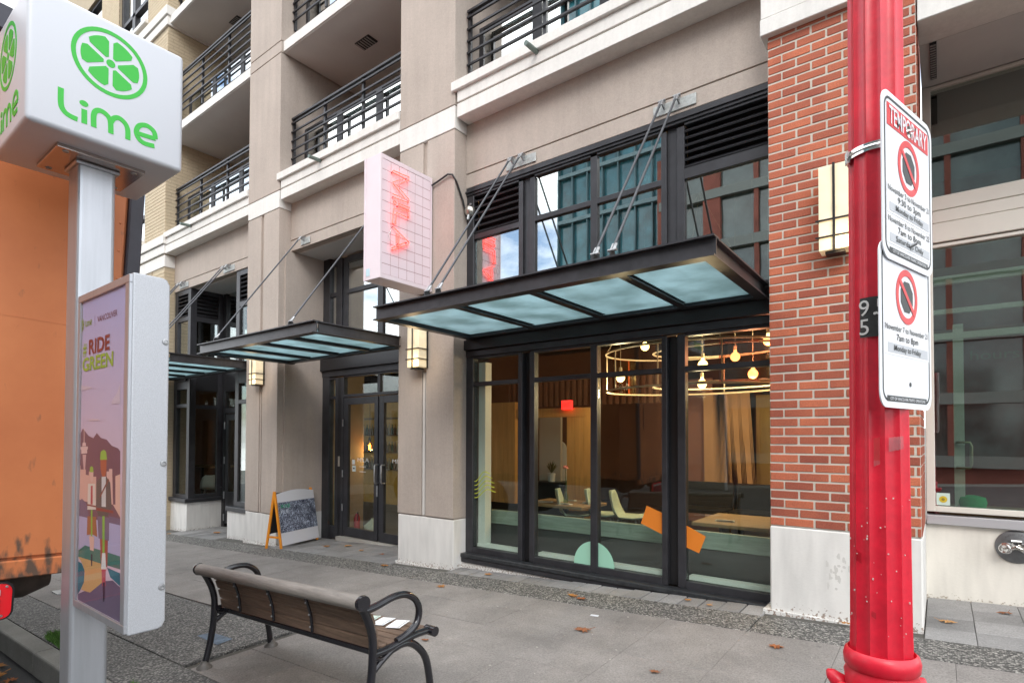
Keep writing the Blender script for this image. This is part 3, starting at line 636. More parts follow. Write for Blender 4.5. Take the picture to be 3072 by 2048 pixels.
# folded peach curtain
cp=[]; 
for i in range(41):
    x_=-3.0+.72*i/40; cp.append((x_,9.0+.003*math.sin(i*.8)))
cu=MB()
for (a,b_),(c,d) in zip(cp,cp[1:]):
    k0=(a+3.0)/.72; k1=(c+3.0)/.72
    cu.add([(a+.1*k0,b_,-.03),(c+.1*k1,d,-.03),(c-.12*k1,d,2.05),(a-.02,b_,2.05)],[(0,1,2,3)])
I(cu,'curtain',M('peach_fabric',(.62,.36,.2),.9,var=.06),smooth=60)
I(box(-3.35,-2.95,9.2,9.25,-.03,2.3),'rose_panel',M('rose_paint',(.34,.16,.13),.8)); I(box(-2.3,-1.1,9.3,9.35,-.03,2.0),'ochre_panel',M('ochre_paint',(.42,.28,.12),.8,var=.1))
I(box(-5.0,-3.4,10.0,10.1,-.03,2.0),'dark_curtain_wall',M('dark_plum',(.05,.025,.022),.8))
# exit sign
ex = I(box(-4.385,-4.225,6.93,6.98,1.735,1.865),'exit_sign',emis('exit_red',(1,.02,.015),1.6)); text('EXIT',(-4.365,6.928,1.77),XZ,.06,DARK,ex,width=.12)

# furniture behind the glass: every piece its own thing
GREENW = M('green_grey_oak',(.30,.37,.32),.6,var=.2,scale=5,stretch=(.6,8,8)); TABLEW = M('oak_tabletop',(.33,.22,.12),.45,var=.2,scale=4,stretch=(1,7,7))
bq = thing('banquette','long green-grey window banquette with a dark base behind the big shop window','bench',(-2.7,5.3,-.03))
box(-4.35,-1.12,5.25,5.31,.30,.46).build('backrest',GREENW,bq,bevel=.006); box(-4.35,-1.12,5.27,5.72,-.03,.30).build('base',M('dark_vinyl',(.045,.05,.05),.5),bq); box(-4.35,-1.12,5.31,5.74,.30,.36).build('seat_cushion',M('teal_cushion',(.09,.13,.13),.7),bq,bevel=.02,seg=2)
def table(loc,w,d,label,z=.52):
    t=thing('dining_table',label,'table',(loc[0],loc[1],-.03)); x_,y_=loc
    box(x_-w/2,x_+w/2,y_-d/2,y_+d/2,z-.035,z).build('tabletop',TABLEW,t,bevel=.005)
    MB().lathe([(.035,-.02),(.03,z-.05)],(x_,y_,0),n=12).build('leg',BLACKM,t,smooth=40); MB().lathe([(.2,-.03),(.19,-.015),(.04,.0)],(x_,y_,0),n=20).build('foot',BLACKM,t,smooth=40)
table((-3.75,6.0),.85,.62,'oak dining table with a flower, behind the second pane of the big window'); table((-1.62,5.95),.72,.85,'oak dining table close to the brick end of the big window',.50)
def napkin(x_,y_,z_,r_,label):
    n_=thing('folded_napkin',label,'napkin',(x_,y_,z_),'napkins with cutlery on the window tables')
    c,s_=math.cos(r_),math.sin(r_)
    MB().obox((x_,y_,z_+.006),(.09*c,.09*s_,0),(-.028*s_,.028*c,0),(0,0,.006)).build('cloth',M('napkin_white',(.72,.73,.7),.8),n_,bevel=.003)
    MB().obox((x_+.03*s_,y_-.03*c,z_+.015),(.075*c,.075*s_,0),(-.006*s_,.006*c,0),(0,0,.002)).build('fork',STEEL,n_)
for (x_,y_,r_),lb in zip([(-3.95,5.88,.3),(-3.62,5.82,-.2),(-3.45,6.1,.5),(-3.8,6.2,.1)],['white napkin at the left end of the table with the flower','white napkin in front of the pink flower on the table','white napkin at the right end of the table with the flower','white napkin behind the flower vase on the oak table']): napkin(x_,y_,.52,r_,lb)
napkin(-1.72,5.75,.50,.2,'white napkin on the oak table near the brick'); 
vz=thing('flower_vase','slim glass vase with one pink carnation on the dining table','vase',(-3.72,5.98,.52))
MB().lathe([(.03,0),(.032,.09),(.012,.13),(.014,.17)],(-3.72,5.98,.52),n=12).build('vase',glass('vase_glass',(.6,.75,.5),.05),vz,smooth=50)
MB().tube([(-3.72,5.98,.56),(-3.715,5.98,.75),(-3.73,5.98,.95)],.004,6).build('stem',M('stem_green',(.06,.14,.04),.6),vz)
fl=MB()
for k in range(14):
    a=k*2.4; fl.lathe([(.001,0),(.018,.012),(.001,.02)],(-3.73+.022*math.cos(a)*(k%3)/2,5.98+.022*math.sin(a)*(k%3)/2,.945+.006*(k%4)),(math.cos(a),math.sin(a),.8),6)
fl.build('flower',M('pink_petal',(.7,.25,.24),.7),vz)
def shell_chair(x_,y_,rz,col_,label,z0=-.03):
    c=thing('shell_chair',label,'chair',(x_,y_,z0),'pale shell chairs at the tables'); c.rotation_euler=(0,0,rz); ORG[c.name]=(0,0,0)
    prof=[(.20,.40,.19),(.08,.385,.21),(-.08,.39,.205),(-.17,.45,.20),(-.20,.55,.19),(-.225,.66,.155),(-.235,.72,.09)]
    mb=MB(); vs_=[]; 
    for y,z,w in prof:
        for i in range(9):
            t=i/4-1; vs_.append((t*w, y+.05*abs(t)**2*(1 if z>.42 else 0), z+.035*abs(t)**2.2*(1 if z<.5 else .2)))
    mb.add(vs_,[(r*9+i,r*9+i+1,(r+1)*9+i+1,(r+1)*9+i) for r in range(6) for i in range(8)])
    o=mb.build('shell',col_,c,smooth=60); so=o.modifiers.new('s','SOLIDIFY'); so.thickness=.012
    for sx,sy in ((-1,-1),(1,-1),(-1,1),(1,1)): MB().tube([(sx*.1,sy*.1,.39),(sx*.2,sy*.2,0)],[.012,.009],8).build('leg',STEEL,c)
MINTC=M('mint_plastic',(.5,.6,.5),.4)
shell_chair(-3.32,6.2,R(-70),MINTC,'mint shell chair left of its twin behind the third pane'); shell_chair(-2.98,6.2,R(-75),MINTC,'mint shell chair nearest the orange sticker behind the third pane'); shell_chair(-3.62,6.0,R(-65),MINTC,'mint shell chair with low back close to the vase table')
shell_chair(-13.05,5.95,R(60),M('white_plastic',(.72,.74,.72),.4),'white shell chair behind the corner window on the left',-.25)
dt=thing('display_table','wooden table behind the white shell chair in the corner window','table',(-13.9,6.4,-.27)); box(-14.4,-13.4,6.1,6.7,.60,.64).build('tabletop',TABLEW,dt)
for sx in (-14.3,-13.5): box(sx-.02,sx+.02,6.3,6.35,-.27,.60).build('leg',BLACKM,dt)
for x0,lb in ((-3.1,'black slatted bench seat in the dim middle of the dining room'),(-2.2,'black slatted bench seat near the peach curtain')):
    b_=thing('dining_bench',lb,'bench',(x0,7.6,-.03)); box(x0,x0+.85,7.45,7.9,.33,.38).build('seat',BLACKM,b_); box(x0,x0+.85,7.88,7.92,.38,.72).build('backrest',BLACKM,b_)
    for sx in (x0+.05,x0+.8): box(sx-.02,sx+.02,7.5,7.85,-.03,.33).build('leg',BLACKM,b_)
# pot plant on a dark counter
ct=thing('host_counter','dark counter beside the wood partition inside the restaurant','counter',(-4.75,7.3,-.03)); box(-5.0,-4.5,7.15,7.5,-.03,.62).build('counter',DARK,ct,bevel=.005); box(-5.02,-4.48,7.13,7.52,.62,.65).build('countertop',BLACKM,ct)
pl=thing('pot_plant','small spiky plant in a white pot on the dark counter','plant',(-4.8,7.3,.65)); MB().lathe([(.05,0),(.065,.13),(.055,.13)],(-4.8,7.3,.65),n=14).build('pot',M('pot_white',(.6,.6,.58),.5),pl,smooth=40)
lf=MB()
for k in range(40):
    a=k*2.399; r_=.03+.07*((k*37)%10)/10; h=.12+.1*((k*53)%10)/10
    lf.add([(-4.8,7.3,.77),(-4.8+r_*.5*math.cos(a)+.008*math.sin(a),7.3+r_*.5*math.sin(a)-.008*math.cos(a),.77+h*.7),(-4.8+r_*math.cos(a),7.3+r_*math.sin(a),.77+h)],[(0,1,2)])
lf.build('foliage',M('plant_green',(.05,.09,.03),.6),pl)
# ring chandelier with globe bulbs
BULB=emis('warm_bulb',(1,.60,.20),3.2); ROPE=M('ring_tube_cream',(.60,.48,.34),.5); 
ch=thing('ring_chandelier','large double-ring chandelier of cream tube frames with glowing globe bulbs','chandelier',(-2.35,6.75,3.4))
def ring(cx_,cy_,z_,rx,ry,mat,r_=.014): MB().tube([(cx_+rx*math.cos(2*math.pi*k/48),cy_+ry*math.sin(2*math.pi*k/48),z_) for k in range(48)],r_,8,True).build('ring',mat,ch,smooth=60)
ring(-2.4,6.8,2.40,1.12,.80,ROPE,.0125); ring(-2.4,6.8,1.92,1.12,.80,ROPE,.0125); ring(-2.05,6.7,2.36,.80,.5,ROPE,.011); ring(-2.05,6.7,1.95,.80,.5,ROPE,.011)
for k in range(10):
    a=2*math.pi*k/10+.2; MB().tube([(-2.4+1.12*math.cos(a),6.8+.80*math.sin(a),1.92),(-2.4+1.12*math.cos(a),6.8+.80*math.sin(a),2.40)],.009,6).build('upright',ROPE,ch)
for k in range(4):
    a=2*math.pi*k/4+.5; MB().tube([(-2.4+1.12*math.cos(a),6.8+.80*math.sin(a),2.40),(-2.3,6.75,4.3)],.004,5).build('suspension_wire',ROPE,ch)
for a0,a1,c_ in ((2.6,3.1,(.75,.3,.12)),(.3,.9,(.6,.55,.05)),(5.2,5.9,(.75,.35,.3))):
    mb=MB(); n_=8
    for i in range(n_):
        p0=a0+(a1-a0)*i/n_; p1=a0+(a1-a0)*(i+1)/n_
        mb.add([(-2.4+1.11*math.cos(p0),6.8+.79*math.sin(p0),1.93),(-2.4+1.11*math.cos(p1),6.8+.79*math.sin(p1),1.93),(-2.4+1.11*math.cos(p1),6.8+.79*math.sin(p1),2.39),(-2.4+1.11*math.cos(p0),6.8+.79*math.sin(p0),2.39)],[(0,1,2,3)])
    mb.build('tinted_panel',glass('tinted_%d'%int(a0*10),c_,.03),ch)
bl=[(-3.28,6.6,2.10),(-3.1,6.95,2.53),(-2.28,6.75,1.98),(-2.22,6.6,2.19),(-1.70,6.75,2.06),(-1.95,6.95,2.30),(-1.50,6.6,2.40)]
for k,(bx_,by_,bz_) in enumerate(bl):
    b_=MB().lathe([(.0015,-.055)]+[(.055*math.sin(R(t)),-.055*math.cos(R(t))) for t in range(20,150,15)]+[(.018,.058),(.018,.085)],(bx_,by_,bz_),n=20).build('globe_bulb',BULB,ch,smooth=60)
    MB().lathe([(.02,.08),(.02,.13),(.006,.14)],(bx_,by_,bz_),n=12).build('bulb_socket',ROPE,b_,smooth=40); MB().tube([(bx_,by_,bz_+.14),(bx_,by_,4.3)],.003,5).build('cord',ROPE,b_)
    if k in (0,2,4,6):
        lp=bpy.data.lights.new('bulb_light','POINT'); lp.energy=19; lp.color=(1,.72,.42); lp.shadow_soft_size=.06
        lo=bpy.data.objects.new('bulb_light',lp); col.objects.link(lo); lo.location=(bx_,by_-.02,bz_-.13)
# bar behind the entrance: shelves, bottles, filament bulb
bar=thing('back_bar','amber back bar with glowing back panel and rows of bottles behind the glass doors','shelf',(-10.8,8.6,-.27))
AMBER_GLOW=M('amber_wood_glow',(.24,.14,.035),.5,var=.3,emit=(1,.55,.08),es=.045); box(-12.4,-9.2,8.9,8.95,-.27,2.3).build('back_panel',AMBER_GLOW,bar)  # wood emits faintly, standing in for lighting on the bar shelves
for sz in (.55,.95,1.35,1.75): box(-12.4,-9.2,8.6,8.9,sz,sz+.03).build('shelf',TABLEW,bar)
P(box(-8.2,-8.1,YA+.12,6.3,-.27,5.0),'interior_wall',M('tan_plaster2',(.40,.29,.17),.8,var=.1))
BOT=[M('bottle_green',(.03,.08,.03),.15),M('bottle_amber',(.2,.09,.02),.15),M('bottle_clear',(.5,.5,.45),.15)]
for sz in (.58,.98,1.38):
    for k in range(22):
        bx_=-11.7+k*.102; h=random.uniform(.2,.27)
        o=MB().lathe([(.032,0),(.032,h*.6),(.012,h*.75),(.012,h)],(bx_,8.72,sz),n=10).build('bottle',BOT[k%3],None,smooth=50)
        tag(o,'bottle on the %s shelf of the amber back bar'%({.58:'lowest',.98:'middle',1.38:'upper'}[sz]),'bottle','bottles on the %s bar shelf'%({.58:'lowest',.98:'middle',1.38:'upper'}[sz]))
fb=thing('filament_bulb','hanging amber filament bulb seen through the left glass door','lamp',(-8.0,6.35,1.12))
MB().lathe([(.001,-.07)]+[(.065*math.sin(R(t)),-.07*math.cos(R(t))) for t in range(20,140,15)]+[(.022,.075),(.02,.10)],(-8.0,6.35,1.15),n=20).build('bulb',glass('amber_bulb_glass',(1,.55,.12),.05),fb,smooth=60)
MB().tube([(-8.0+.018*math.cos(k*1.3),6.35+.018*math.sin(k*1.3),1.10+k*.006) for k in range(16)],.004,6).build('filament',emis('filament',(1,.5,.12),40),fb)
lp=bpy.data.lights.new('filament_light','POINT'); lp.energy=10; lp.color=(1,.62,.26); lp.shadow_soft_size=.06; lo=bpy.data.objects.new('filament_light',lp); col.objects.link(lo); lo.location=(-8.05,6.5,1.0)
MB().lathe([(.022,.1),(.024,.16),(.008,.18)],(-8.0,6.35,1.15),n=12).build('socket',BLACKM,fb); MB().tube([(-8.0,6.35,1.32),(-8.0,6.35,4.3)],.004,5).build('cord',BLACKM,fb)
fe=thing('fire_extinguisher','small red fire extinguisher on the floor inside the left glass door','extinguisher',(-7.55,5.75,-.2))
MB().lathe([(.05,0),(.05,.26),(.03,.31),(.015,.33)],(-7.55,5.75,-.24),n=14).build('cylinder',M('extinguisher_red',(.5,.02,.02),.3),fe,smooth=50); MB().tube([(-7.55,5.75,.09),(-7.5,5.73,.12),(-7.49,5.72,-.02)],.008,6).build('hose',BLACKM,fe)
bagm=MB(); n_=10; vs_=[]
for j,(r_,h) in enumerate([(.13,0),(.17,.05),(.15,.14),(.09,.22),(.05,.27)]):
    for k in range(n_):
        a=2*math.pi*k/n_; q=r_*(1+.22*math.sin(k*2.7+j*1.9)); vs_.append((-7.15+q*1.2*math.cos(a),5.78+q*.7*math.sin(a),-.24+h+.015*math.sin(k*3.1+j)))
bagm.add(vs_,[(j*n_+k,j*n_+(k+1)%n_,(j+1)*n_+(k+1)%n_,(j+1)*n_+k) for j in range(4) for k in range(n_)]+[tuple(range(n_))[::-1],tuple(range(4*n_,5*n_))])
tag(bagm.build('crumpled_bag',M('bag_paper',(.45,.45,.36),.7,var=.15)),'crumpled pale bag on the floor inside the left glass door','bag')

# ------------------------------------------------------------------ red brick pier
COURSE = .0688; BL = .2045
bp_ = P(box(-1.056, -.112, YF+.0045, 5.66, .66, 4.52), 'brick_pier', MORTAR)
P(box(-1.062, -.106, YF-.002, 5.66, -.15, .655), 'pier_plinth', BASEW, bevel=.01)
P(box(-1.11, -.08, YF-.022, YF+.3, -.2, .012), 'base_skirt', BASEW)
meshes = {}
def brick_mesh(w):
    k = round(w, 3)
    if k not in meshes: meshes[k] = box(-w/2, w/2, -.012, .03, -.0277, .0277).mesh('brick', REDB, bevel=.003)
    return meshes[k]
X0, X1 = -1.06, -.108
nrow = int((4.475-.658)/COURSE)+1
for r_ in range(nrow):
    zc = .663+COURSE*(r_+.5)-.004
    x = X0+(0 if r_ % 2 else -BL/2)
    first = True
    while x < X1-.02:
        a, b_ = max(x, X0), min(x+BL, X1)
        if b_-a > .03:
            w = b_-a-.0130 if a > X0 else b_-a-.007
            if abs(w-.191) < .008: w = .191
            inst(brick_mesh(w), 'brick', bp_, (a+(b_-a)/2+random.uniform(-.0012,.0012), YF+.012+random.uniform(-.0015,.001), zc+random.uniform(-.0008,.0008)))
        x += BL
sd = MB()
for r_ in range(nrow):
    zc = .659+COURSE*(r_+.5); y = YF+.02-(0 if r_ % 2 else BL/2)
    while y < 5.6:
        a, b_ = max(y, YF+.02), min(y+BL, 5.62); y += BL
        if b_-a > .03: sd.box(-.13, -.1075, a+.006, b_-.006, zc-.0277, zc+.0277)
P(sd, 'side_bricks', REDB, bp_, kind='stuff')
st = MB()
for k in range(26):
    x_ = -.62+random.gauss(0,.05); z_ = .36+random.gauss(0,.05); w_ = random.uniform(.004,.014); h_ = random.uniform(.006,.03)
    st.prism([(x_+w_*math.cos(i*.785)*random.uniform(.6,1.2), z_+h_*math.sin(i*.785)*random.uniform(.6,1.2)) for i in range(8)], (0,YF-.0024-.00002*k,0), (1,0,0), (0,0,1), (0,-.0001,0))
P(st, 'worn_paint_patches', M('worn_grey_paint',(.58,.57,.54),.85), bp_, kind='stuff')
# white cap and panels above the pier
shop = thing('white_shopfront', 'white rendered shopfront with beige window frames to the right of the red post', 'building', (.5, 5.6, .05))
S_ = lambda mb, n, m, p=None, **k: mb.build(n, m, p or shop, **k)
S_(box(-1.095, 3.0, 4.634, 5.0, 4.605, 6.2), 'white_wall', WHITE, bevel=.004); S_(box(-1.10, -.07, 4.626, 4.9, 4.471, 4.60), 'cap_course', WHITE, bevel=.005)
S_(box(-.103, 3.0, YF, 5.0, 4.178, 4.60), 'white_header', WHITE, bevel=.005)
S_(box(-.10, 3.0, 5.0, 5.75, 4.178, 4.25), 'recess_soffit', M('soffit_light_grey',(.6,.59,.57),.8,var=.04))
sv = S_(box(-.04, .0, 5.0, 5.5, 4.162, 4.177), 'soffit_vent', DARK)
for k in range(15): S_(box(-.038, -.002, 5.01+.033*k, 5.02+.033*k, 4.155, 4.163), 'vent_blade', GREY, sv)
YS = 5.65; kz = lambda z: 1.33+(z-1.33)*.83; kx = lambda x_: x_*.83
S_(box(-.108, 3.0, YS-.02, YS+.3, -.2, kz(.511)), 'stall_riser', base_mat('cream_plinth_paint', (.74,.71,.64), (.4,.35,.28)), bevel=.004)
sf = S_(box(-.1, 3.0, YS-.06, YS+.08, kz(.515), kz(.60)), 'shop_sill', M('sill_aluminium', (.55,.55,.57), .4, .5), bevel=.004)
def sm(x0, x1, z0, z1, nm='frame_rail', y0=YS-.03, y1=YS+.06): return S_(box(x0, x1, y0, y1, z0, z1), nm, BEIGE, sf, bevel=.004)
sm(-.1, -.042, kz(.63), 4.17, 'jamb', YS-.035); sm(-.042, 3.0, kz(.63), kz(.683)); sm(-.042,3.0,kz(3.17),kz(3.205)); sm(-.042,3.0,kz(3.215),kz(3.40),'fascia_panel',YS-.045); sm(-.042,3.0,kz(3.405),kz(3.52),'fascia_panel',YS-.04); sm(-.042,3.0,kz(3.53),kz(3.665)); sm(-.042,3.0,kz(4.72),4.17)
S_(box(-.042, 3.0, YS, YS+.01, kz(.683), kz(3.17)), 'pane', GSHOP, sf); S_(box(-.042, 3.0, YS, YS+.01, kz(3.665), kz(4.72)), 'pane', GSHOP, sf)
# inner vestibule frame seen through the glass
vd = S_(box(kx(.098), kx(.178), YS+.10, YS+.17, .06, 2.25), 'vestibule_frame', BEIGE)
S_(box(-.04, 3.0, YS+.095, YS+.15, kz(2.30), kz(2.36)), 'vestibule_rail', BEIGE, vd); S_(box(-.04, 3.0, YS+.10, YS+.15, kz(2.84), kz(2.92)), 'vestibule_rail', BEIGE, vd); S_(box(-.04, 3.0, YS+.05, YS+.09, kz(2.54), kz(2.585)), 'vestibule_rail', BEIGE, vd)
S_(MB().tube([(kx(.12),YS+.10,1.30),(kx(.12),YS+.07,1.30),(kx(.215),YS+.06,1.30),(kx(.225),YS+.06,1.27),(kx(.225),YS+.06,1.13),(kx(.215),YS+.06,1.10),(kx(.12),YS+.07,1.10),(kx(.12),YS+.10,1.10)],.011,10), 'vestibule_handle', M('bronze',(.3,.24,.14),.35,.8), vd, smooth=50)
text('hours', (.19,YS+.1,kz(2.08)), XZ, .075, M('gold_lettering',(.14,.09,.05),.5), vd, xs=1.2)
S_(box(-.1,3.0,YS+2.5,YS+2.55,-.1,5), 'inner_wall', M('maroon_wall',(.16,.03,.03),.7,var=.3,scale=2)); S_(box(-.1,-.05,YS+.1,YS+2.5,-.1,5), 'inner_wall', M('maroon_wall2',(.14,.012,.018),.7)); S_(box(-.1,3.0,YS+.1,YS+2.6,-.1,.05),'inner_floor',FLOORI); S_(box(-.1,3.0,YS+.1,YS+2.6,4.3,4.4),'inner_ceiling',DARK)
nt = S_(box(-.036,.05,YS-.004,YS-.001,kz(.694),kz(.809)), 'window_notice', M('notice_mint',(.55,.68,.62),.5), sf)
S_(MB().lathe([(.026,0),(.026,.002)],(.007,YS-.0045,kz(.75)),(0,-1,0),20), 'notice_emblem', M('notice_yellow',(.6,.45,.03),.5), nt); S_(MB().lathe([(.011,0),(.011,.002)],(.007,YS-.007,kz(.75)),(0,-1,0),14), 'notice_emblem', M('notice_ochre',(.25,.2,.03),.5), nt)
cushion = MB(); 
for j in range(7):
    pass
pf = MB().lathe([(.02,0),(.085,.008),(.095,.045),(.085,.085),(.03,.1)], (.19,YS+.14,.62+.16), n=20).build('green_pouf', M('green_fabric',(.02,.42,.12),.8), None, smooth=60)
tag(pf, 'round bright green cushion low behind the right shop window', 'cushion')
ws = thing('window_seat', 'low shelf under the green cushion in the right shop window', 'shelf', (.3, YS+.2, .1)); box(-.02,2.0,YS+.08,YS+.4,.70,.78).build('shelf_top',TABLEW,ws); box(.0,.04,YS+.1,YS+.36,.05,.70).build('leg',BLACKM,ws); box(1.9,1.94,YS+.1,YS+.36,.05,.70).build('leg',BLACKM,ws)
# fire department connection
fd = thing('fire_inlet', 'chrome fire hose inlet on a round grey plate low on the white wall', 'fire inlet', (.45, YS-.02, .5))
cxp, czp = .435, kz(.36)
MB().lathe([(.122,0),(.122,.008),(.112,.014),(.0,.014)], (cxp,YS-.02,czp), (0,-1,0), 40).build('plate', M('cast_grey',(.2,.205,.21),.4,.8,var=.15,scale=30), fd, smooth=40)
for sx in (-1,1):
    c0 = Vector((cxp+sx*.02,YS-.03,czp)); d_ = Vector((sx*.5,-.82,-.06))
    MB().lathe([(.033,0),(.033,.06),(.041,.062),(.041,.085),(.034,.088),(.034,.11),(.028,.112),(.024,.09)], c0, d_, 24).build('hose_port', CHROME, fd, smooth=40)
    MB().lathe([(.008,0),(.008,.03)], c0+d_*.1, d_, 8).build('port_pin', CHROME, fd)
MB().tube([(cxp-.03,YS-.05,czp+.045),(cxp+.03,YS-.05,czp+.045)],.012,8).build('swivel_lug',CHROME,fd)
def arc_text(s, rad, a0, a1, par):
    for i, ch_ in enumerate(s):
        if ch_ == ' ': continue
        a = R(a0+(a1-a0)*i/(len(s)-1)); p = (cxp+rad*math.cos(a), YS-.0345, czp+rad*math.sin(a))
        t_ = (math.sin(a),0,-math.cos(a)); u_ = (math.cos(a),0,math.sin(a))
        text(ch_, p, (t_, u_, (0,-1,0)), .014, M('plate_letter',(.1,.1,.1),.5), par, align='CENTER')
arc_text('AUTO SPKR', .085, 130, 50, fd)

# ------------------------------------------------------------------ tan brick building at the far left
tan = thing('tan_brick_building', 'tan brick building with white ledges at the far left end of the block', 'building', (-18, 5, -.8))
T_ = lambda mb, n, m, p=None, **k: mb.build(n, m, p or tan, **k)
XT = -12.39
WINS = [(-15.15,-13.42), (-18.1,-16.3), (-21,-19.2)]
LV = [(5.47,7.6),(10.25,12.3),(7.95,9.3)]
def wallgrid():
    mb = MB(); xs = sorted({XT, -26.0}|{v for w in WINS for v in w}); zs = sorted({-1.5, 4.74, 13.6}|{v for w in LV for v in w})
    for a, b_ in zip(xs, xs[1:]):
        for z0, z1 in zip(zs, zs[1:]):
            if any(abs(a-w[0]) < .01 for w in WINS) and any(abs(z0-l_[0]) < .01 for l_ in LV): continue
            mb.box(a, b_, YF+.01, 5.0 if z1 < 4.8 else 5.6, z0, z1)
    return mb
core = T_(wallgrid(), 'wall', TMORT)
T_(box(-26, XT-.004, 5.6, 11, 4.74, 13.6), 'rear_mass', TMORT); T_(box(-26, -15, 5.0, 11, -1.5, 4.74), 'rear_mass', TMORT)
br = MB()
def put(x0, x1, z0, z1):
    r0 = int(z0/COURSE)-1
    for r_ in range(r0, int(z1/COURSE)+1):
        zc = COURSE*(r_+.5)
        if zc-.03 < z0 or zc+.03 > z1: continue
        x = XT-(0 if r_ % 2 else BL/2)
        xx = XT
        while xx > x0:
            a = max(x-BL if xx != XT else (XT-BL if r_ % 2 else XT-BL/2), x0)
            if xx <= x1+.001 or a < x1: br.box(max(a+.005, x0), min(xx-.005, x1), YF, YF+.02, zc-.029, zc+.029)
            xx = a; x = a
put(-13.42, XT, 5.37, 9.6); put(-13.42, XT, 10.05, 13.5); put(-16.3, -15.15, 9.9, 13.5); put(-13.42, XT, -.3, 4.73)
T_(br, 'facing_bricks', TANB, core, kind='stuff')
br = MB()
for r_ in range(-4, 196):
    zc = COURSE*(r_+.5); y = YF+.004-(0 if r_ % 2 else BL/2)
    if 4.70 < zc < 5.38 or 9.63 < zc < 10.05: continue
    yend = 4.88 if zc < 5.3 else 6.3
    while y < yend:
        a, b_ = max(y, YF+.004), min(y+BL, yend); y += BL
        if b_-a > .03: br.box(XT-.02, XT+.006, a+.005, b_-.005, zc-.029, zc+.029)
T_(br, 'return_bricks', TANB, core, kind='stuff'); T_(box(XT-.3, XT-.002, YF+.012, 6.4, 4.74, 13.6), 'return_wall', TMORT, core); T_(box(XT-.3, XT-.002, YF+.012, 4.98, -1.2, 4.74), 'return_wall', TMORT, core)
for z0, z1, pr in ((4.74,4.977,.004),(5.0,5.172,.03),(5.185,5.36,.06),(9.655,9.835,.03),(9.85,10.03,.06)):
    T_(box(-26, XT+pr+(.01), YF-pr, 4.885 if z1 < 5.4 else 6.3, z0, z1), 'ledge', WHITE, bevel=.006)
def twin(x0, x1, z0, z1):
    f = T_(box(x0, x0+.12, YF+.06, YF+.2, z0, z1), 'window', CHAR); xm = x0+(x1-x0)*.42
    for a, b_, c, d in ((x1-.2,x1,z0,z1),(xm-.08,xm+.08,z0,z1),(x0+.12,x1-.2,z0,z0+.08),(x0+.12,x1-.2,z1-.08,z1),(x0+.12,x1-.2,z0+.55,z0+.63)): T_(box(a, b_, YF+.065, YF+.2, c, d), 'window_bar', CHAR, f)
    T_(box(x0+.12, x1-.2, YF+.12, YF+.13, z0, z1), 'pane', GBAL, f); T_(box(x0, x1, YF+.8, YF+.85, z0, z1), 'blind', M('blind_white',(.6,.6,.6),.8), f)
    T_(box(x0-.02, x1+.02, YF-.07, YF+.05, z0-.10, z0-.002), 'window_sill', WHITE, f, bevel=.01)
for w in WINS:
    for l_ in LV: twin(w[0], w[1], *l_)
T_(box(-13.02,-12.99,YF-.012,YF+.02,-.5,4.72),'downpipe',M('tan_pipe',(.36,.29,.2),.6),core)

# ------------------------------------------------------------------ canopies
FROST = None
def frost():
    m, n, l, b = newmat('frosted_glass'); n.remove(b); o = n['Material Output']
    t = n.new('ShaderNodeBsdfTranslucent'); t.inputs[0].default_value = (.55,.70,.73,1); d = n.new('ShaderNodeBsdfDiffuse'); d.inputs[0].default_value = (.40,.50,.52,1)
    g = n.new('ShaderNodeBsdfGlossy'); g.inputs['Roughness'].default_value = .25
    gp = n.new('ShaderNodeNewGeometry'); ns = n.new('ShaderNodeTexNoise'); ns.inputs['Scale'].default_value = 3.5; ns.inputs['Detail'].default_value = 8; l.new(gp.outputs['Position'], ns.inputs['Vector']); cr_ = n.new('ShaderNodeValToRGB'); cr_.color_ramp.elements[0].position = .32; cr_.color_ramp.elements[0].color = (.40,.52,.53,1); cr_.color_ramp.elements[1].position = .62; cr_.color_ramp.elements[1].color = (.58,.73,.76,1); l.new(ns.outputs['Fac'], cr_.inputs[0]); l.new(cr_.outputs[0], t.inputs[0])
    mi = n.new('ShaderNodeMixShader'); mi.inputs[0].default_value = .22; l.new(t.outputs[0], mi.inputs[1]); l.new(d.outputs[0], mi.inputs[2])
    m2 = n.new('ShaderNodeMixShader'); m2.inputs[0].default_value = .05; l.new(mi.outputs[0], m2.inputs[1]); l.new(g.outputs[0], m2.inputs[2]); l.new(m2.outputs[0], o.inputs[0]); return m
FROST = frost()
def ibeam_x(x0, x1, y, z0, z1, w=.09, t=.012):
    return MB().box(x0, x1, y-w/2, y+w/2, z0, z0+t).box(x0, x1, y-w/2, y+w/2, z1-t, z1).box(x0, x1, y-t/2, y+t/2, z0+t, z1-t)
def ibeam_y(y0, y1, x, z0, z1, w=.09, t=.012):
    return MB().box(x-w/2, x+w/2, y0, y1, z0, z0+t).box(x-w/2, x+w/2, y0, y1, z1-t, z1).box(x-t/2, x+t/2, y0, y1, z0+t, z1-t)
CAN = M('canopy_paint', (.05,.05,.056), .38, .25, var=.3, scale=7)
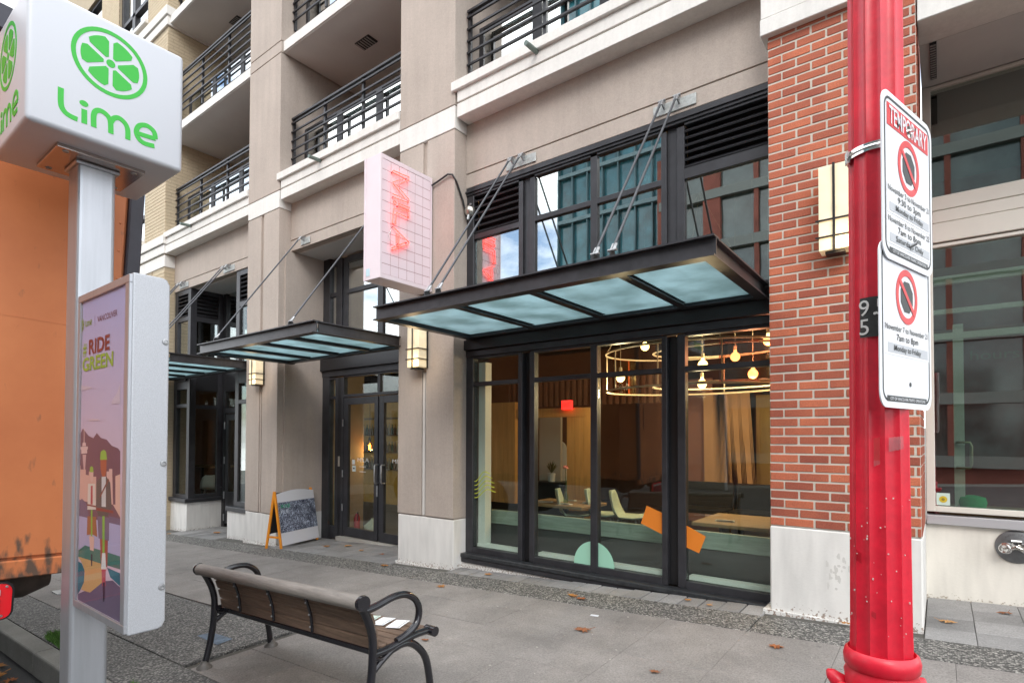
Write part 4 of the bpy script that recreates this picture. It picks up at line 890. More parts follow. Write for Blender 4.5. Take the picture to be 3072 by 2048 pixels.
def canopy(x0, x1, purl, rods, label, dbl):
    c = thing('glass_canopy', label, 'canopy', ((x0+x1)/2, 4.88, 2.5), 'frosted glass canopies over the shop fronts')
    yf = 3.50; z0, z1 = 2.445, 2.578
    ibeam_x(x0-.01, x1+.01, yf, z0, z1, .095).build('front_beam', CAN, c); ibeam_x(x0+.05, x1-.05, 4.80, z0+.012, z1-.012, .1).build('rear_beam', CAN, c)
    for x_ in (x0+.035, x1-.035): ibeam_y(yf+.05, 4.86, x_, z0+.003, z1-.003, .085).build('side_beam', CAN, c)
    cuts = [x0+.05]+purl+[x1-.05]
    for p_ in purl:
        MB().box(p_-.035, p_+.035, yf+.05, 4.74, z0+.014, z0+.024).box(p_-.006, p_+.006, yf+.05, 4.74, z0+.024, z0+.046).box(p_-.028,p_+.028,yf+.05,4.74,z0+.046,z0+.052).build('purlin', CAN, c)
        MB().tube([(p_+.016,yf+.1,z0+.033),(p_+.016,4.7,z0+.033)],.007,6).build('conduit',BLACKM,c)
    for a, b_ in zip(cuts, cuts[1:]): box(a+.004, b_-.004, yf+.012, 4.79, z0+.053, z0+.065).build('glass_panel', FROST, c)
    for x_ in rods:
        for dx in ((-.07, .07) if dbl else (0,)):
            lo = Vector((x_+dx, 3.57, 2.655)); hi = Vector((x_+dx, 4.80, 4.365)); d_ = (hi-lo).normalized()
            MB().tube([lo, hi], .0105, 8).build('tie_rod', RODM, c, smooth=50)
            for q, s_ in ((lo, 1), (hi, -1)):
                MB().obox(q+d_*s_*.03, d_*.042, (.022,0,0), d_.cross(Vector((1,0,0)))*.009).build('clevis', STEEL, c, bevel=.006)
                MB().tube([q+Vector((-.034,0,0)), q+Vector((.034,0,0))], .011, 8).build('clevis_pin', STEEL, c)
            MB().prism([(-.04,0),(.04,0),(.03,.07),(0,.085),(-.03,.07)], (x_+dx-.006, 3.57, 2.575), (0,1,0), (0,0,1), (.012,0,0)).build('lug', BLACKM, c)
            MB().prism([(0,-.04),(0,.05),(-.07,.025),(-.08,0),(-.05,-.03)], (x_+dx-.006, YW, 4.355), (0,1,0), (0,0,1), (.012,0,0)).build('wall_lug', STEEL, c)
        w = .15 if dbl else .07
        box(x_-w-.03, x_+w+.07, YW-.014, YW-.001, 4.275, 4.375).build('anchor_plate', M('weathered_zinc', (.42,.44,.43), .6, .3, var=.25, scale=30), c, bevel=.004)
canopy(-4.31, -1.10, [-3.36, -2.545, -1.77], [-1.907, -3.63], 'wide frosted glass canopy over the big window beside the brick', True)
canopy(-8.02, -5.32, [-7.35, -6.67, -6.0], [-7.73, -5.93], 'frosted glass canopy over the double glass doors', False)
canopy(-12.3, -9.1, [-11.5, -10.7, -9.9], [-11.95, -10.12], 'frosted glass canopy over the corner entrance on the left', True)

# ------------------------------------------------------------------ wall lamps
def lampglass():
    m, n, l, b = newmat('lamp_glass'); b.inputs['Base Color'].default_value = (.82,.74,.55,1); b.inputs['Roughness'].default_value = .35
    b.inputs['Emission Color'].default_value = (1,.72,.36,1)
    g = n.new('ShaderNodeTexCoord'); t = n.new('ShaderNodeTexNoise'); t.inputs['Scale'].default_value = 9; l.new(g.outputs['Object'], t.inputs['Vector'])
    h = n.new('ShaderNodeMapRange'); h.inputs[1].default_value=.35; h.inputs[2].default_value=.65; h.inputs[3].default_value = .06; h.inputs[4].default_value = .20; l.new(t.outputs['Fac'], h.inputs[0]); l.new(h.outputs[0], b.inputs['Emission Strength']); return m
LG = lampglass(); LGT = emis('lamp_glow', (1,.70,.30), 1.7)
def sconce(x_, z0, z1, y, label):
    c = thing('wall_lamp', label, 'lamp', (x_, y, z0), 'boxy glass wall lamps on the piers'); h = .098; d = .15
    box(x_-.075, x_+.075, y-.02, y, z0+.06, z1-.06).build('back_plate', BLACKM, c)
    box(x_-h, x_+h, y-d, y-.02, z0, z1).build('glass_box', LG, c, bevel=.004)
    MB().lathe([(.02,0),(.03,.03),(.03,.12),(.02,.15)], (x_, y-.085, z1-.2), n=14).build('inner_bulb', LGT, c)
    for zz in (z0+(z1-z0)*.16, z0+(z1-z0)*.36):
        MB().box(x_-h-.02, x_+h+.008, y-d-.008, y-d-.002, zz-.006, zz+.006).box(x_-h-.008, x_-h-.002, y-d, y, zz-.006, zz+.006).box(x_+h+.002, x_+h+.008, y-d-.002, y, zz-.006, zz+.006).build('strap', BLACKM, c)
    MB().box(x_-.008, x_+.008, y-d-.014, y-d-.008, z0-.012, z1+.008).build('upright_strap', BLACKM, c); box(x_+h+.008, x_+h+.014, y-.03, y-.01, z0-.005, z1).build('edge_bar', BLACKM, c)
    box(x_-.06, x_+.06, y-d+.02, y-.03, z0-.02, z0-.002).build('bottom_cap', BLACKM, c)
    lp = bpy.data.lights.new('lamp_light', 'POINT'); lp.energy = .9; lp.color = (1,.72,.4); lp.shadow_soft_size = .05
    lo = bpy.data.objects.new('lamp_light', lp); col.objects.link(lo); lo.location = (x_+.05, y-d-.06, z0+.05)
sconce(-.59, 2.67, 3.28, YF, 'pale glass wall lamp on the red brick pier'); sconce(-4.93, 2.15, 2.75, YF-.004, 'lit glass wall lamp on the taupe pier between doors and big window'); sconce(-8.60, 2.15, 2.62, YF-.004, 'lit glass wall lamp on the taupe pier left of the doors')

# ------------------------------------------------------------------ neon sign box
sg = thing('neon_sign', 'pink-white tiled blade sign with red neon letters above the doors', 'sign', (-4.89, 4.29, 3.04))
PINKW = M('sign_white', (.76,.66,.70), .5, var=.03); GROUT = M('red_grout', (.25,.02,.025), .6)
box(-5.02, -4.765, 3.893, 4.663, 3.035, 4.387).build('cabinet', PINKW, sg, bevel=.005)
box(-4.7655, -4.7625, 3.913, 4.643, 3.075, 4.347).build('grout_panel', GROUT, sg)
ny_, nz_ = 6, 11; tw, th = .714/ny_, 1.25/nz_
tm = MB().box(-.002, .002, -tw/2+.0022, tw/2-.0022, -th/2+.0022, th/2-.0022).mesh('tile', M('sign_tile', (.78,.66,.71), .3, rnd=.02), bevel=.0008)
for i in range(ny_):
    for j in range(nz_): inst(tm, 'tile', sg, (-4.7615, 3.919+tw*(i+.5), 3.087+th*(j+.5)))
for y0, y1, z0, z1 in ((3.895,3.918,3.04,4.385),(4.634,4.661,3.04,4.385),(3.918,4.634,3.04,3.086),(3.918,4.634,4.338,4.385)): box(-4.767,-4.757,y0,y1,z0,z1).build('rim',PINKW,sg)
box(-5.025,-5.005,3.885,3.895,3.03,4.39).build('edge_trim',PINKW,sg)
NEON = emis('red_neon', (1,.04,.028), 3.2); NEONW = emis('neon_core', (1,.22,.10), 9)
XN = -4.735
def neon(pts, closed=False):
    MB().tube([(XN, y, z) for y, z in pts], .006, 8, closed).build('neon_tube', NEON, sg, smooth=60)
neon([(4.037,4.225),(4.049,4.241),(4.277,4.251),(4.271,4.217),(4.098,4.099),(4.28,3.996),(4.267,3.958),(4.052,3.946)]); neon([(4.037,4.218),(4.215,4.213),(4.044,4.113),(4.05,4.091),(4.217,3.984),(4.045,3.982)])
neon([(4.119,3.903),(4.28,3.909),(4.277,3.881),(4.119,3.875)]); neon([(4.074+.02*math.cos(t*.6),3.893+.02*math.sin(t*.6)) for t in range(10)])
neon([(4.281,3.861),(4.059,3.827),(4.042,3.653),(4.081,3.655),(4.095,3.794),(4.275,3.787),(4.281,3.850)]); neon([(4.055,3.619),(4.284,3.51),(4.278,3.494),(4.045,3.364),(4.033,3.384),(4.227,3.499)]); neon([(4.103,3.568),(4.105,3.455),(4.135,3.459),(4.134,3.558)])
for y, z in ((4.04,4.22),(4.24,4.22),(4.05,3.95),(4.27,3.97),(4.06,3.66),(4.27,3.8),(4.12,3.87),(4.25,3.5),(4.05,3.37),(4.12,3.45),(4.05,3.62)):
    MB().tube([(-4.76,y,z),(XN,y,z)], .005, 6).build('tube_stand', BLACKM, sg)
MB().tube([(XN,4.031,3.594),(XN,3.99,3.517),(XN,4.003,3.464),(XN,4.068,3.455)], .004, 6).build('tube_lead', M('lead_white',(.6,.6,.6),.4), sg)
box(-4.95,-4.83,4.66,YF-.006,4.15,4.25).build('mount_bracket',STEEL,sg); box(-4.95,-4.83,4.66,YF-.006,3.15,3.25).build('mount_bracket',STEEL,sg)
box(-4.985,-4.93,3.889,3.893,3.08,3.16).build('maker_label',M('pale_blue_label',(.5,.68,.75),.5),sg)
cb = MB().tube([(-4.86,4.66,4.31),(-4.75,4.655,4.30),(-4.62,4.655,4.33),(-4.5,4.655,4.36),(-4.43,4.66,4.34),(-4.40,4.70,4.26),(-4.395,4.80,4.08),(-4.39,4.84,3.95),(-4.37,4.855,3.87)],.011,8).build('sign_cable',BLACKM,None,smooth=60)
tag(cb,'black cable looping from the neon sign across the taupe pier','cable')
sp_ = thing('alarm_bell','round metal alarm bell beside the left louver over the big window','bell',(-4.36,4.86,3.95))
MB().lathe([(.0,.06),(.04,.055),(.062,.03),(.066,0)],(-4.34,4.87,3.96),(.25,-.95,0),20).build('gong',M('brushed_nickel',(.55,.53,.48),.35,.9),sp_,smooth=50); MB().tube([(-4.34,4.85,3.93),(-4.34,4.83,3.85)],.018,8).build('spout',STEEL,sp_); MB().tube([(-4.34,4.85,3.98),(-4.29,4.82,4.02)],.012,8).build('nozzle',STEEL,sp_)

# ------------------------------------------------------------------ scooter station totem
tt = thing('station_totem', 'brushed metal post with a white sign cube and green lettering on top', 'totem', (-3.379, .943, -.33))
ALU = M('brushed_aluminium', (.42,.44,.47), .36, .6, var=.08, scale=2, stretch=(14,14,.8), bump=.02, fine=.06, bscale=180)
ALUS = M('silver_powder_coat', (.46,.48,.51), .45, .35, fine=.12, bscale=260)
CUBE = M('white_acrylic', (.56,.585,.63), .38, spec=.5, fine=.012, bscale=300)
GRN = M('green_vinyl', (.025,.44,.035), .45)
box(-3.458, -3.30, .864, 1.022, -.33, 2.66).build('post', ALU, tt, bevel=.018, seg=3)
box(-3.56, -3.2, .76, 1.13, -.33, -.31).build('foot_plate', STEEL, tt, bevel=.004)
xc, yc, zc = -3.379, .931, 2.98
cube = box(xc-.30, xc+.30, yc-.312, yc+.312, 2.68, 3.28).build('sign_cube', CUBE, tt, bevel=.022, seg=4)
for p_ in cube.data.polygons: p_.use_smooth = True
cube.data.set_sharp_from_angle(angle=R(35))
box(xc-.175, xc+.165, yc-.17, yc+.19, 2.662, 2.683).build('mount_plate', M('mirror_steel', (.52,.46,.43), .22, .9), tt, bevel=.003)
for dx, dy in ((-.14,-.13),(.13,-.13),(-.14,.15),(.13,.15)): MB().lathe([(.014,0),(.012,.004),(.005,.004),(.005,.002)], (xc+dx,yc+dy,2.662), (0,0,-1), 14).build('plate_screw', STEEL, tt)
MB().box(-3.472,-3.286,.85,1.036,2.645,2.662).build('weld_collar', ALU, tt, bevel=.006)
def wedge(cx_, cy_, ang, r0, r1, gap):
    pts = []; a0 = ang-R(30); a1 = ang+R(30); g = gap/2
    # straight edges parallel to the spokes, rounded outside
    def corner(r_, a_edge, s_):
        d = Vector((math.cos(a_edge), math.sin(a_edge))); n = Vector((-d.y, d.x))*s_
        return Vector((cx_,cy_))+d*r_+n*g
    inner = Vector((cx_,cy_))+Vector((math.cos(ang),math.sin(ang)))*(r0)
    P_ = [corner(r0+.006,a0,1)]
    da0 = math.asin(g/r1)
    arc = [Vector((cx_+r1*math.cos(a0+da0+.13+(a1-a0-2*da0-.26)*i/10), cy_+r1*math.sin(a0+da0+.13+(a1-a0-2*da0-.26)*i/10))) for i in range(11)]
    P_ += [corner(r1*.86,a0,1)]+arc+[corner(r1*.86,a1,-1)]+[corner(r0+.006,a1,-1)]
    return [tuple(p) for p in P_]
def citrus(mb, cx_, cy_, k, p, a, b_, t):
    ringo = [(cx_+.1525*k*math.cos(2*math.pi*i/48), cy_+.1525*.82*0+cy_*0+.1525*k*math.sin(2*math.pi*i/48)) for i in range(48)]
    mid = [(cx_+.1435*k*math.cos(2*math.pi*i/48), cy_+.1435*k*math.sin(2*math.pi*i/48)) for i in range(48)]
    mb.stroke(mid, .018*k, p, a, b_, t, closed=True)
    for q in range(6): mb.prism(wedge(cx_, cy_, R(60*q), .022*k, .117*k, .017*k), p, a, b_, t)
    mb.prism([(cx_+.018*k*math.cos(2*math.pi*i/16), cy_+.018*k*math.sin(2*math.pi*i/16)) for i in range(16)], p, a, b_, t)
    return mb
def smooth_pts(pts, n=5):
    out = []
    for i in range(len(pts)-1):
        p0 = pts[max(i-1,0)]; p1 = pts[i]; p2 = pts[i+1]; p3 = pts[min(i+2,len(pts)-1)]
        for j in range(n):
            t = j/n
            out.append(tuple(.5*((2*p1[k])+(-p0[k]+p2[k])*t+(2*p0[k]-5*p1[k]+4*p2[k]-p3[k])*t*t+(-p0[k]+3*p1[k]-3*p2[k]+p3[k])*t**3) for k in (0,1)))
    return out+[pts[-1]]
WORD = [[(-.205,-.112),(-.204,-.182),(-.193,-.21),(-.173,-.222),(-.143,-.226)], [(-.119,-.169),(-.118,-.234)],
        [(-.082,-.234),(-.083,-.18),(-.075,-.156),(-.056,-.146),(-.032,-.155),(-.018,-.178),(-.015,-.235)], [(-.017,-.185),(-.006,-.160),(.014,-.147),(.037,-.157),(.052,-.183),(.054,-.234)],
        [(.091,-.186),(.172,-.180),(.165,-.147),(.134,-.131),(.102,-.145),(.089,-.177),(.097,-.206),(.122,-.222),(.168,-.218)]]
def logo(p, a, b_, t, k=1):
    mb = MB()
    for i, w in enumerate(WORD):
        pts = [(x_*k, y_*k) for x_, y_ in w]
        if i == 4:
            mb.stroke(pts[:2], .0205*k, p, a, b_, Vector(t)*1.9); pts = smooth_pts(pts[1:], 4)
        elif len(pts) > 2: pts = smooth_pts(pts, 4)
        mb.stroke(pts, .0215*k, p, a, b_, Vector(t)*(1+.12*i))
    mb.prism([(-.1205*k+.017*k*math.cos(i*.393), -.143*k+.0135*k*math.sin(i*.393)) for i in range(16)], p, a, b_, t)
    return mb
# shapes above were measured from the cube centre (y offset .012)
for (p0, a, b_, t) in (((xc+.3002, yc+.012, zc), (0,1,0), (0,0,1), (.0012,0,0)), ((xc, yc-.3122, zc), (1,0,0), (0,0,1), (0,-.0012,0))):
    citrus(MB(), -.02, .094, 1, p0, a, b_, t).build('citrus_emblem', GRN, tt); logo(p0, a, b_, t).build('wordmark', GRN, tt)
# poster case
cx0, cx1, cy0, cy1, cz0, cz1 = -3.30, -2.643, .884, 1.025, .515, 2.007
cs = MB().prism([(cy0,cz0),(cy1-.03,cz0),(cy1-.012,cz0+.006),(cy1,cz0+.03),(cy1,cz1-.03),(cy1-.012,cz1-.006),(cy1-.03,cz1),(cy0,cz1)], (cx0,0,0), (0,1,0), (0,0,1), (cx1-cx0,0,0)).build('poster_case', ALUS, tt, bevel=.006, seg=2)
bz = .042
for a, b_, c, d in ((cx0,cx1,cz1-bz,cz1-.008),(cx0,cx1,cz0+.008,cz0+bz),(cx0,cx0+.045,cz0+bz,cz1-bz),(cx1-.055,cx1,cz0+bz,cz1-bz)):
    box(a+.006, b_-.006, cy0-.012, cy0+.002, c, d).build('bezel', ALU, tt, bevel=.002)
px0, px1, pz0, pz1 = cx0+.045, cx1-.055, cz0+bz, cz1-bz
mps, nn, ll, bb = newmat('poster_sky_print'); gg = nn.new('ShaderNodeNewGeometry'); sx_ = nn.new('ShaderNodeSeparateXYZ'); ll.new(gg.outputs['Position'], sx_.inputs[0])
mr_ = nn.new('ShaderNodeMapRange'); mr_.inputs[1].default_value = 1.2; mr_.inputs[2].default_value = 1.95; ll.new(sx_.outputs['Z'], mr_.inputs[0])
rr_ = nn.new('ShaderNodeValToRGB'); rr_.color_ramp.elements[0].color = (.58,.44,.50,1); rr_.color_ramp.elements[1].color = (.37,.38,.60,1); ll.new(mr_.outputs[0], rr_.inputs[0]); ll.new(rr_.outputs[0], bb.inputs['Base Color']); bb.inputs['Roughness'].default_value = .6
YP = cy0-.001
pst = box(px0, px1, YP-.002, YP, pz0, pz1).build('poster', mps, tt)
PC = {}
def pm(c):
    if c not in PC: PC[c] = M('print_%d' % len(PC), c, .6)
    return PC[c]
PRINT = [
('mountain_print',(.16,.075,.10),[(-.311,.344),(-.236,.366),(-.153,.331),(-.089,.32),(-.045,.344),(.009,.322),(.081,.315),(.143,.289),(.217,.279),(.244,.266),(.257,-.042),(-.289,-.051)]),
('city_print',(.62,.36,.29),[(-.306,.191),(-.257,.19),(-.256,.172),(-.184,.174),(-.183,.15),(-.14,.149),(-.141,.167),(-.107,.168),(-.105,.145),(-.042,.147),(-.036,.023),(-.297,.028)]),
('city_print',(.62,.38,.32),[(.087,.176),(.118,.177),(.117,.188),(.155,.189),(.17,.038),(.094,.032)]),
('city_print',(.66,.40,.31),[(.193,.16),(.248,.171),(.256,-.01),(.17,.038),(.199,.04)]),
('tower_print',(.66,.46,.42),[(-.221,.367),(-.214,.367),(-.209,.3),(-.191,.298),(-.188,.283),(-.238,.282),(-.236,.297),(-.22,.3)]),
('tower_print',(.66,.46,.42),[(-.263,.279),(-.16,.282),(-.16,.271),(-.17,.266),(-.169,.25),(-.251,.246),(-.252,.263),(-.263,.268)]),
('tower_print',(.55,.36,.34),[(-.233,.242),(-.183,.243),(-.193,.174),(-.214,.173)]),
('tree_print',(.15,.11,.17),[(-.297,.028),(-.257,.025),(-.23,.036),(-.185,.024),(-.153,.002),(-.13,-.043),(-.289,-.051)]),
('tree_print',(.15,.11,.17),[(.127,-.015),(.256,-.015),(.258,-.047),(.129,-.054)]),
('water_print',(.38,.36,.52),[(-.293,-.048),(.257,-.042),(.263,-.176),(-.284,-.204)]),
('meadow_print',(.04,.16,.13),[(-.284,-.21),(-.175,-.176),(.263,-.17),(.266,-.224),(-.282,-.24)]),
('road_print',(.12,.095,.15),[(-.26,-.414),(-.096,-.363),(.087,-.3),(.184,-.282),(.269,-.298),(.276,-.455),(-.257,-.459)]),
('path_print',(.55,.33,.13),[(-.282,-.24),(.107,-.229),(.107,-.238),(.079,-.301),(-.095,-.38),(-.216,-.388),(-.168,-.303),(-.205,-.267)]),
('teal_print',(.01,.13,.17),[(-.281,-.262),(-.214,-.265),(-.174,-.292),(-.179,-.347),(-.234,-.397),(-.273,-.416)]),
('teal_print',(.01,.13,.17),[(.115,-.237),(.266,-.24),(.269,-.293),(.154,-.273)]),
('rider_print',(.33,.07,.05),[(.02,-.119),(.12,-.116),(.118,-.234),(.042,-.244)]),
('rider_print',(.16,.12,.18),[(-.014,-.028),(.13,-.021),(.132,-.121),(.003,-.124)]),
('rider_print',(.10,.085,.08),[(-.037,.121),(.018,.15),(.088,.153),(.135,.13),(.158,.026),(.112,-.017),(-.006,-.027),(-.036,.023)]),
('rider_print',(.55,.54,.52),[(.029,.15),(.081,.153),(.087,.021),(.035,.019)]),
('rider_print',(.2,.06,.04),[(.112,.146),(.006,.063),(.018,.058),(.123,.14)]),
('rider_print',(.38,.10,.05),[(.009,.224),(.085,.226),(.087,.184),(.076,.153),(.035,.151),(.015,.181)]),
('helmet_print',(.27,.42,.06),[(.006,.224),(.012,.259),(.03,.266),(.049,.269),(.065,.267),(.08,.26),(.091,.227)]),
('scooter_print',(.25,.05,.04),[(-.035,.01),(.178,.012),(.179,.001),(-.034,-.003)]),
('scooter_print',(.22,.42,.06),[(.047,-.022),(.075,-.02),(.083,-.182),(.058,-.188)]),
('scooter_print',(.62,.65,.62),[(.052,-.183),(.092,-.178),(.104,-.247),(.043,-.255)]),
('scooter_print',(.45,.08,.10),[(.049,-.255),(.101,-.247),(.099,-.32),(.059,-.327)]),
('scooter_print',(.03,.02,.04),[(.064,-.309),(.092,-.304),(.091,-.388),(.076,-.391)]),
('rider_print',(.33,.12,.05),[(-.147,-.039),(-.033,-.032),(-.012,-.12),(-.075,-.115),(-.151,-.126)]),
('rider_print',(.62,.55,.47),[(-.146,.11),(-.054,.115),(-.035,0),(-.149,-.009)]),
('rider_print',(.45,.06,.07),[(-.108,.103),(-.083,.104),(-.079,.02),(-.107,.018)]),
('rider_print',(.65,.40,.33),[(-.123,.165),(-.076,.166),(-.079,.131),(-.095,.118),(-.117,.132)]),
('helmet_print',(.27,.42,.06),[(-.127,.164),(-.124,.185),(-.104,.193),(-.082,.187),(-.076,.166)]),
('scooter_print',(.25,.05,.04),[(-.153,.017),(-.032,.017),(-.032,.01),(-.153,.009)]),
('scooter_print',(.22,.42,.06),[(-.101,-.006),(-.081,-.004),(-.074,-.144),(-.094,-.146)]),
('rider_print',(.65,.40,.33),[(-.117,-.125),(-.05,-.124),(-.055,-.188),(-.102,-.188)]),
('scooter_print',(.03,.02,.04),[(-.091,-.204),(-.07,-.205),(-.071,-.257),(-.084,-.259)]),
('cloud_print',(.55,.46,.52),[(-.321,.572),(-.229,.565),(-.17,.562),(-.115,.552),(-.198,.546),(-.319,.547)]),
('cloud_print',(.55,.46,.52),[(.23,.553),(.234,.468),(.132,.469),(.156,.491),(.204,.517)]),
('cloud_print',(.58,.45,.48),[(-.169,.399),(-.119,.409),(-.036,.407),(.003,.4)])]
for i, (nm, c, poly) in enumerate(PRINT):
    poly = [(min(max(x_-3.0+.012, px0+.002), px1-.002), min(max(y_+1.0, pz0+.002), pz1-.002)) for x_, y_ in poly]
    MB().prism(poly, (0, YP-.0022-.00003*i, 0), (1,0,0), (0,0,1), (0,-.00002,0)).build(nm, pm(c), pst)
MAR = pm((.13,.02,.03)); OLV = pm((.26,.40,.04)); yt = YP-.0030
text('VANCOUVER', (-3.046,yt,1.847), XZ, .026, MAR, pst, width=.245); text('RIDE', (-3.155,yt,1.711), XZ, .064, pm((.2,.025,.02)), pst, width=.27, bold=.03); text('#', (-3.237,yt,1.711), XZ, .06, OLV, pst, width=.05, bold=.01)
text('GREEN', (-3.24,yt,1.636), XZ, .06, OLV, pst, width=.40, bold=.03)
citrus(MB(), -3.262, 1.859, .2, (0,yt,0), (1,0,0), (0,0,1), (0,-.0003,0)).build('citrus_emblem', pm((.2,.3,.06)), pst); MB().box(-3.083,-3.081,yt-.0005,yt,1.832,1.886).build('printed_line',pm((.3,.2,.3)),pst)
logo((-3.165,yt,1.90), (1,0,0), (0,0,1), (0,-.0003,0), .235).build('wordmark', pm((.2,.3,.06)), pst)
box(px0, px1, YP-.0105, YP-.0085, pz0, pz1).build('cover_glass', GCLEAR, tt)
for zs_ in (1.62, .99, .60-.03): pass
for zs_ in (1.735, 1.215, .69): MB().lathe([(.014,0),(.013,.004),(.007,.005),(.005,.002)], (cx1,cy1-.016,zs_), (1,0,0), 18).build('case_screw', STEEL, tt, smooth=30)

# ------------------------------------------------------------------ red lamp post with parking signs
pole = thing('red_lamp_post', 'fluted glossy red iron lamp post carrying two parking signs', 'lamp post', (-.136, 1.84, -.09))
RED = M('red_gloss_paint', (.60,.010,.030), .42, var=.18, scale=9, coat=.12, bump=.05, bscale=60, fine=.05)
def flute(k): return 1-.11*max(0, math.sin(math.pi*((k % 8)/8)))**.75
MB().lathe([(.0755,.735),(.0735,.8),(.070,1.4),(.067,2.2),(.064,3.2),(.058,5.2)], (-.136,1.84,0), n=96, flute=flute).build('shaft', RED, pole, smooth=35)
MB().lathe([(.130,-.1),(.130,.1),(.118,.14),(.110,.2),(.096,.5),(.089,.60),(.083,.64),(.086,.66),(.0875,.69),(.082,.70),(.082,.705),(.0885,.712),(.0905,.733),(.086,.750),(.079,.756),(.075,.745)], (-.136,1.84,0), n=64).build('base', RED, pole, smooth=40)
for k in range(8):
    a = 2*math.pi*k/8; c, s_ = math.cos(a), math.sin(a)
    MB().lathe([(.008,0),(.022,.008),(.026,.02),(.015,.05),(.004,.06)], (-.136+.086*c,1.84+.086*s_,.63), (c,s_,.9), 10).build('leaf_ornament', RED, pole, smooth=60)
chips = MB()
for k in range(34):
    a = R(random.uniform(200,345)); z_ = random.uniform(.8,1.2); r_ = .0725; s_ = random.choice((.0006,.0008,.001,.0016))
    c = Vector((-.136+r_*math.cos(a),1.84+r_*math.sin(a),z_)); chips.obox(c,(-math.sin(a)*s_,math.cos(a)*s_,0),(0,0,s_*random.uniform(.7,2)),(math.cos(a)*.0012,math.sin(a)*.0012,0))
chips.build('paint_chips', M('chip_primer',(.55,.45,.42),.8), pole, kind='stuff')
for a_, w_, z0, h_ in ((232,14,1.0,.03),(262,8,.86,.015)):
    a, b_ = R(a_-w_/2), R(a_+w_/2); r_ = .0735
    MB().add([(-.136+r_*math.cos(a),1.84+r_*math.sin(a),z0),(-.136+r_*math.cos(b_),1.84+r_*math.sin(b_),z0-.006),(-.136+r_*math.cos(b_),1.84+r_*math.sin(b_),z0+h_*.7),(-.136+r_*math.cos(a),1.84+r_*math.sin(a),z0+h_)],[(0,1,2,3)]).build('sticker_residue', glass('residue_film',(.8,.7,.7),.02), pole)
# numeral decal wrapped on the shaft
DEC = M('black_decal',(.02,.022,.022),.5,var=.3,scale=60); n_ = 14; mb = MB(); r_ = .0708
A0, A1 = R(239), R(300)
for i in range(n_):
    a, b_ = A0+(A1-A0)*i/n_, A0+(A1-A0)*(i+1)/n_
    mb.add([(-.136+r_*math.cos(a),1.84+r_*math.sin(a),1.601),(-.136+r_*math.cos(b_),1.84+r_*math.sin(b_),1.601),(-.136+r_*math.cos(b_),1.84+r_*math.sin(b_),1.708),(-.136+r_*math.cos(a),1.84+r_*math.sin(a),1.708)],[(0,1,2,3)])
mb.build('number_decal', DEC, pole, smooth=60)
for s_, zt_ in (('9.5', 1.659), ('5 7', 1.608)):
    off_a = 240
    for ch_ in s_:
        if ch_ != ' ':
            a = R(off_a+9); q = (-.136+.0722*math.cos(a),1.84+.0722*math.sin(a),zt_); text(ch_, q, ((-math.sin(a),math.cos(a),0),(0,0,1),(math.cos(a),math.sin(a),0)), .042, M('decal_silver',(.62,.62,.6),.5), pole, align='CENTER')
        off_a += 11 if ch_ == '.' else 20
for a_, w_, z0, z1 in ((270,11,1.255,1.33),(306,30,1.295,1.332)):
    a, b_ = R(a_-w_/2), R(a_+w_/2); r_ = .0737
    MB().add([(-.136+r_*math.cos(a),1.84+r_*math.sin(a),z0),(-.136+r_*math.cos(b_),1.84+r_*math.sin(b_),z0+.008),(-.136+r_*math.cos(b_),1.84+r_*math.sin(b_),z1+.004),(-.136+r_*math.cos(a),1.84+r_*math.sin(a),z1)],[(0,1,2,3)]).build('tape_remnant', glass('clear_tape',(.93,.85,.88),.22), pole)
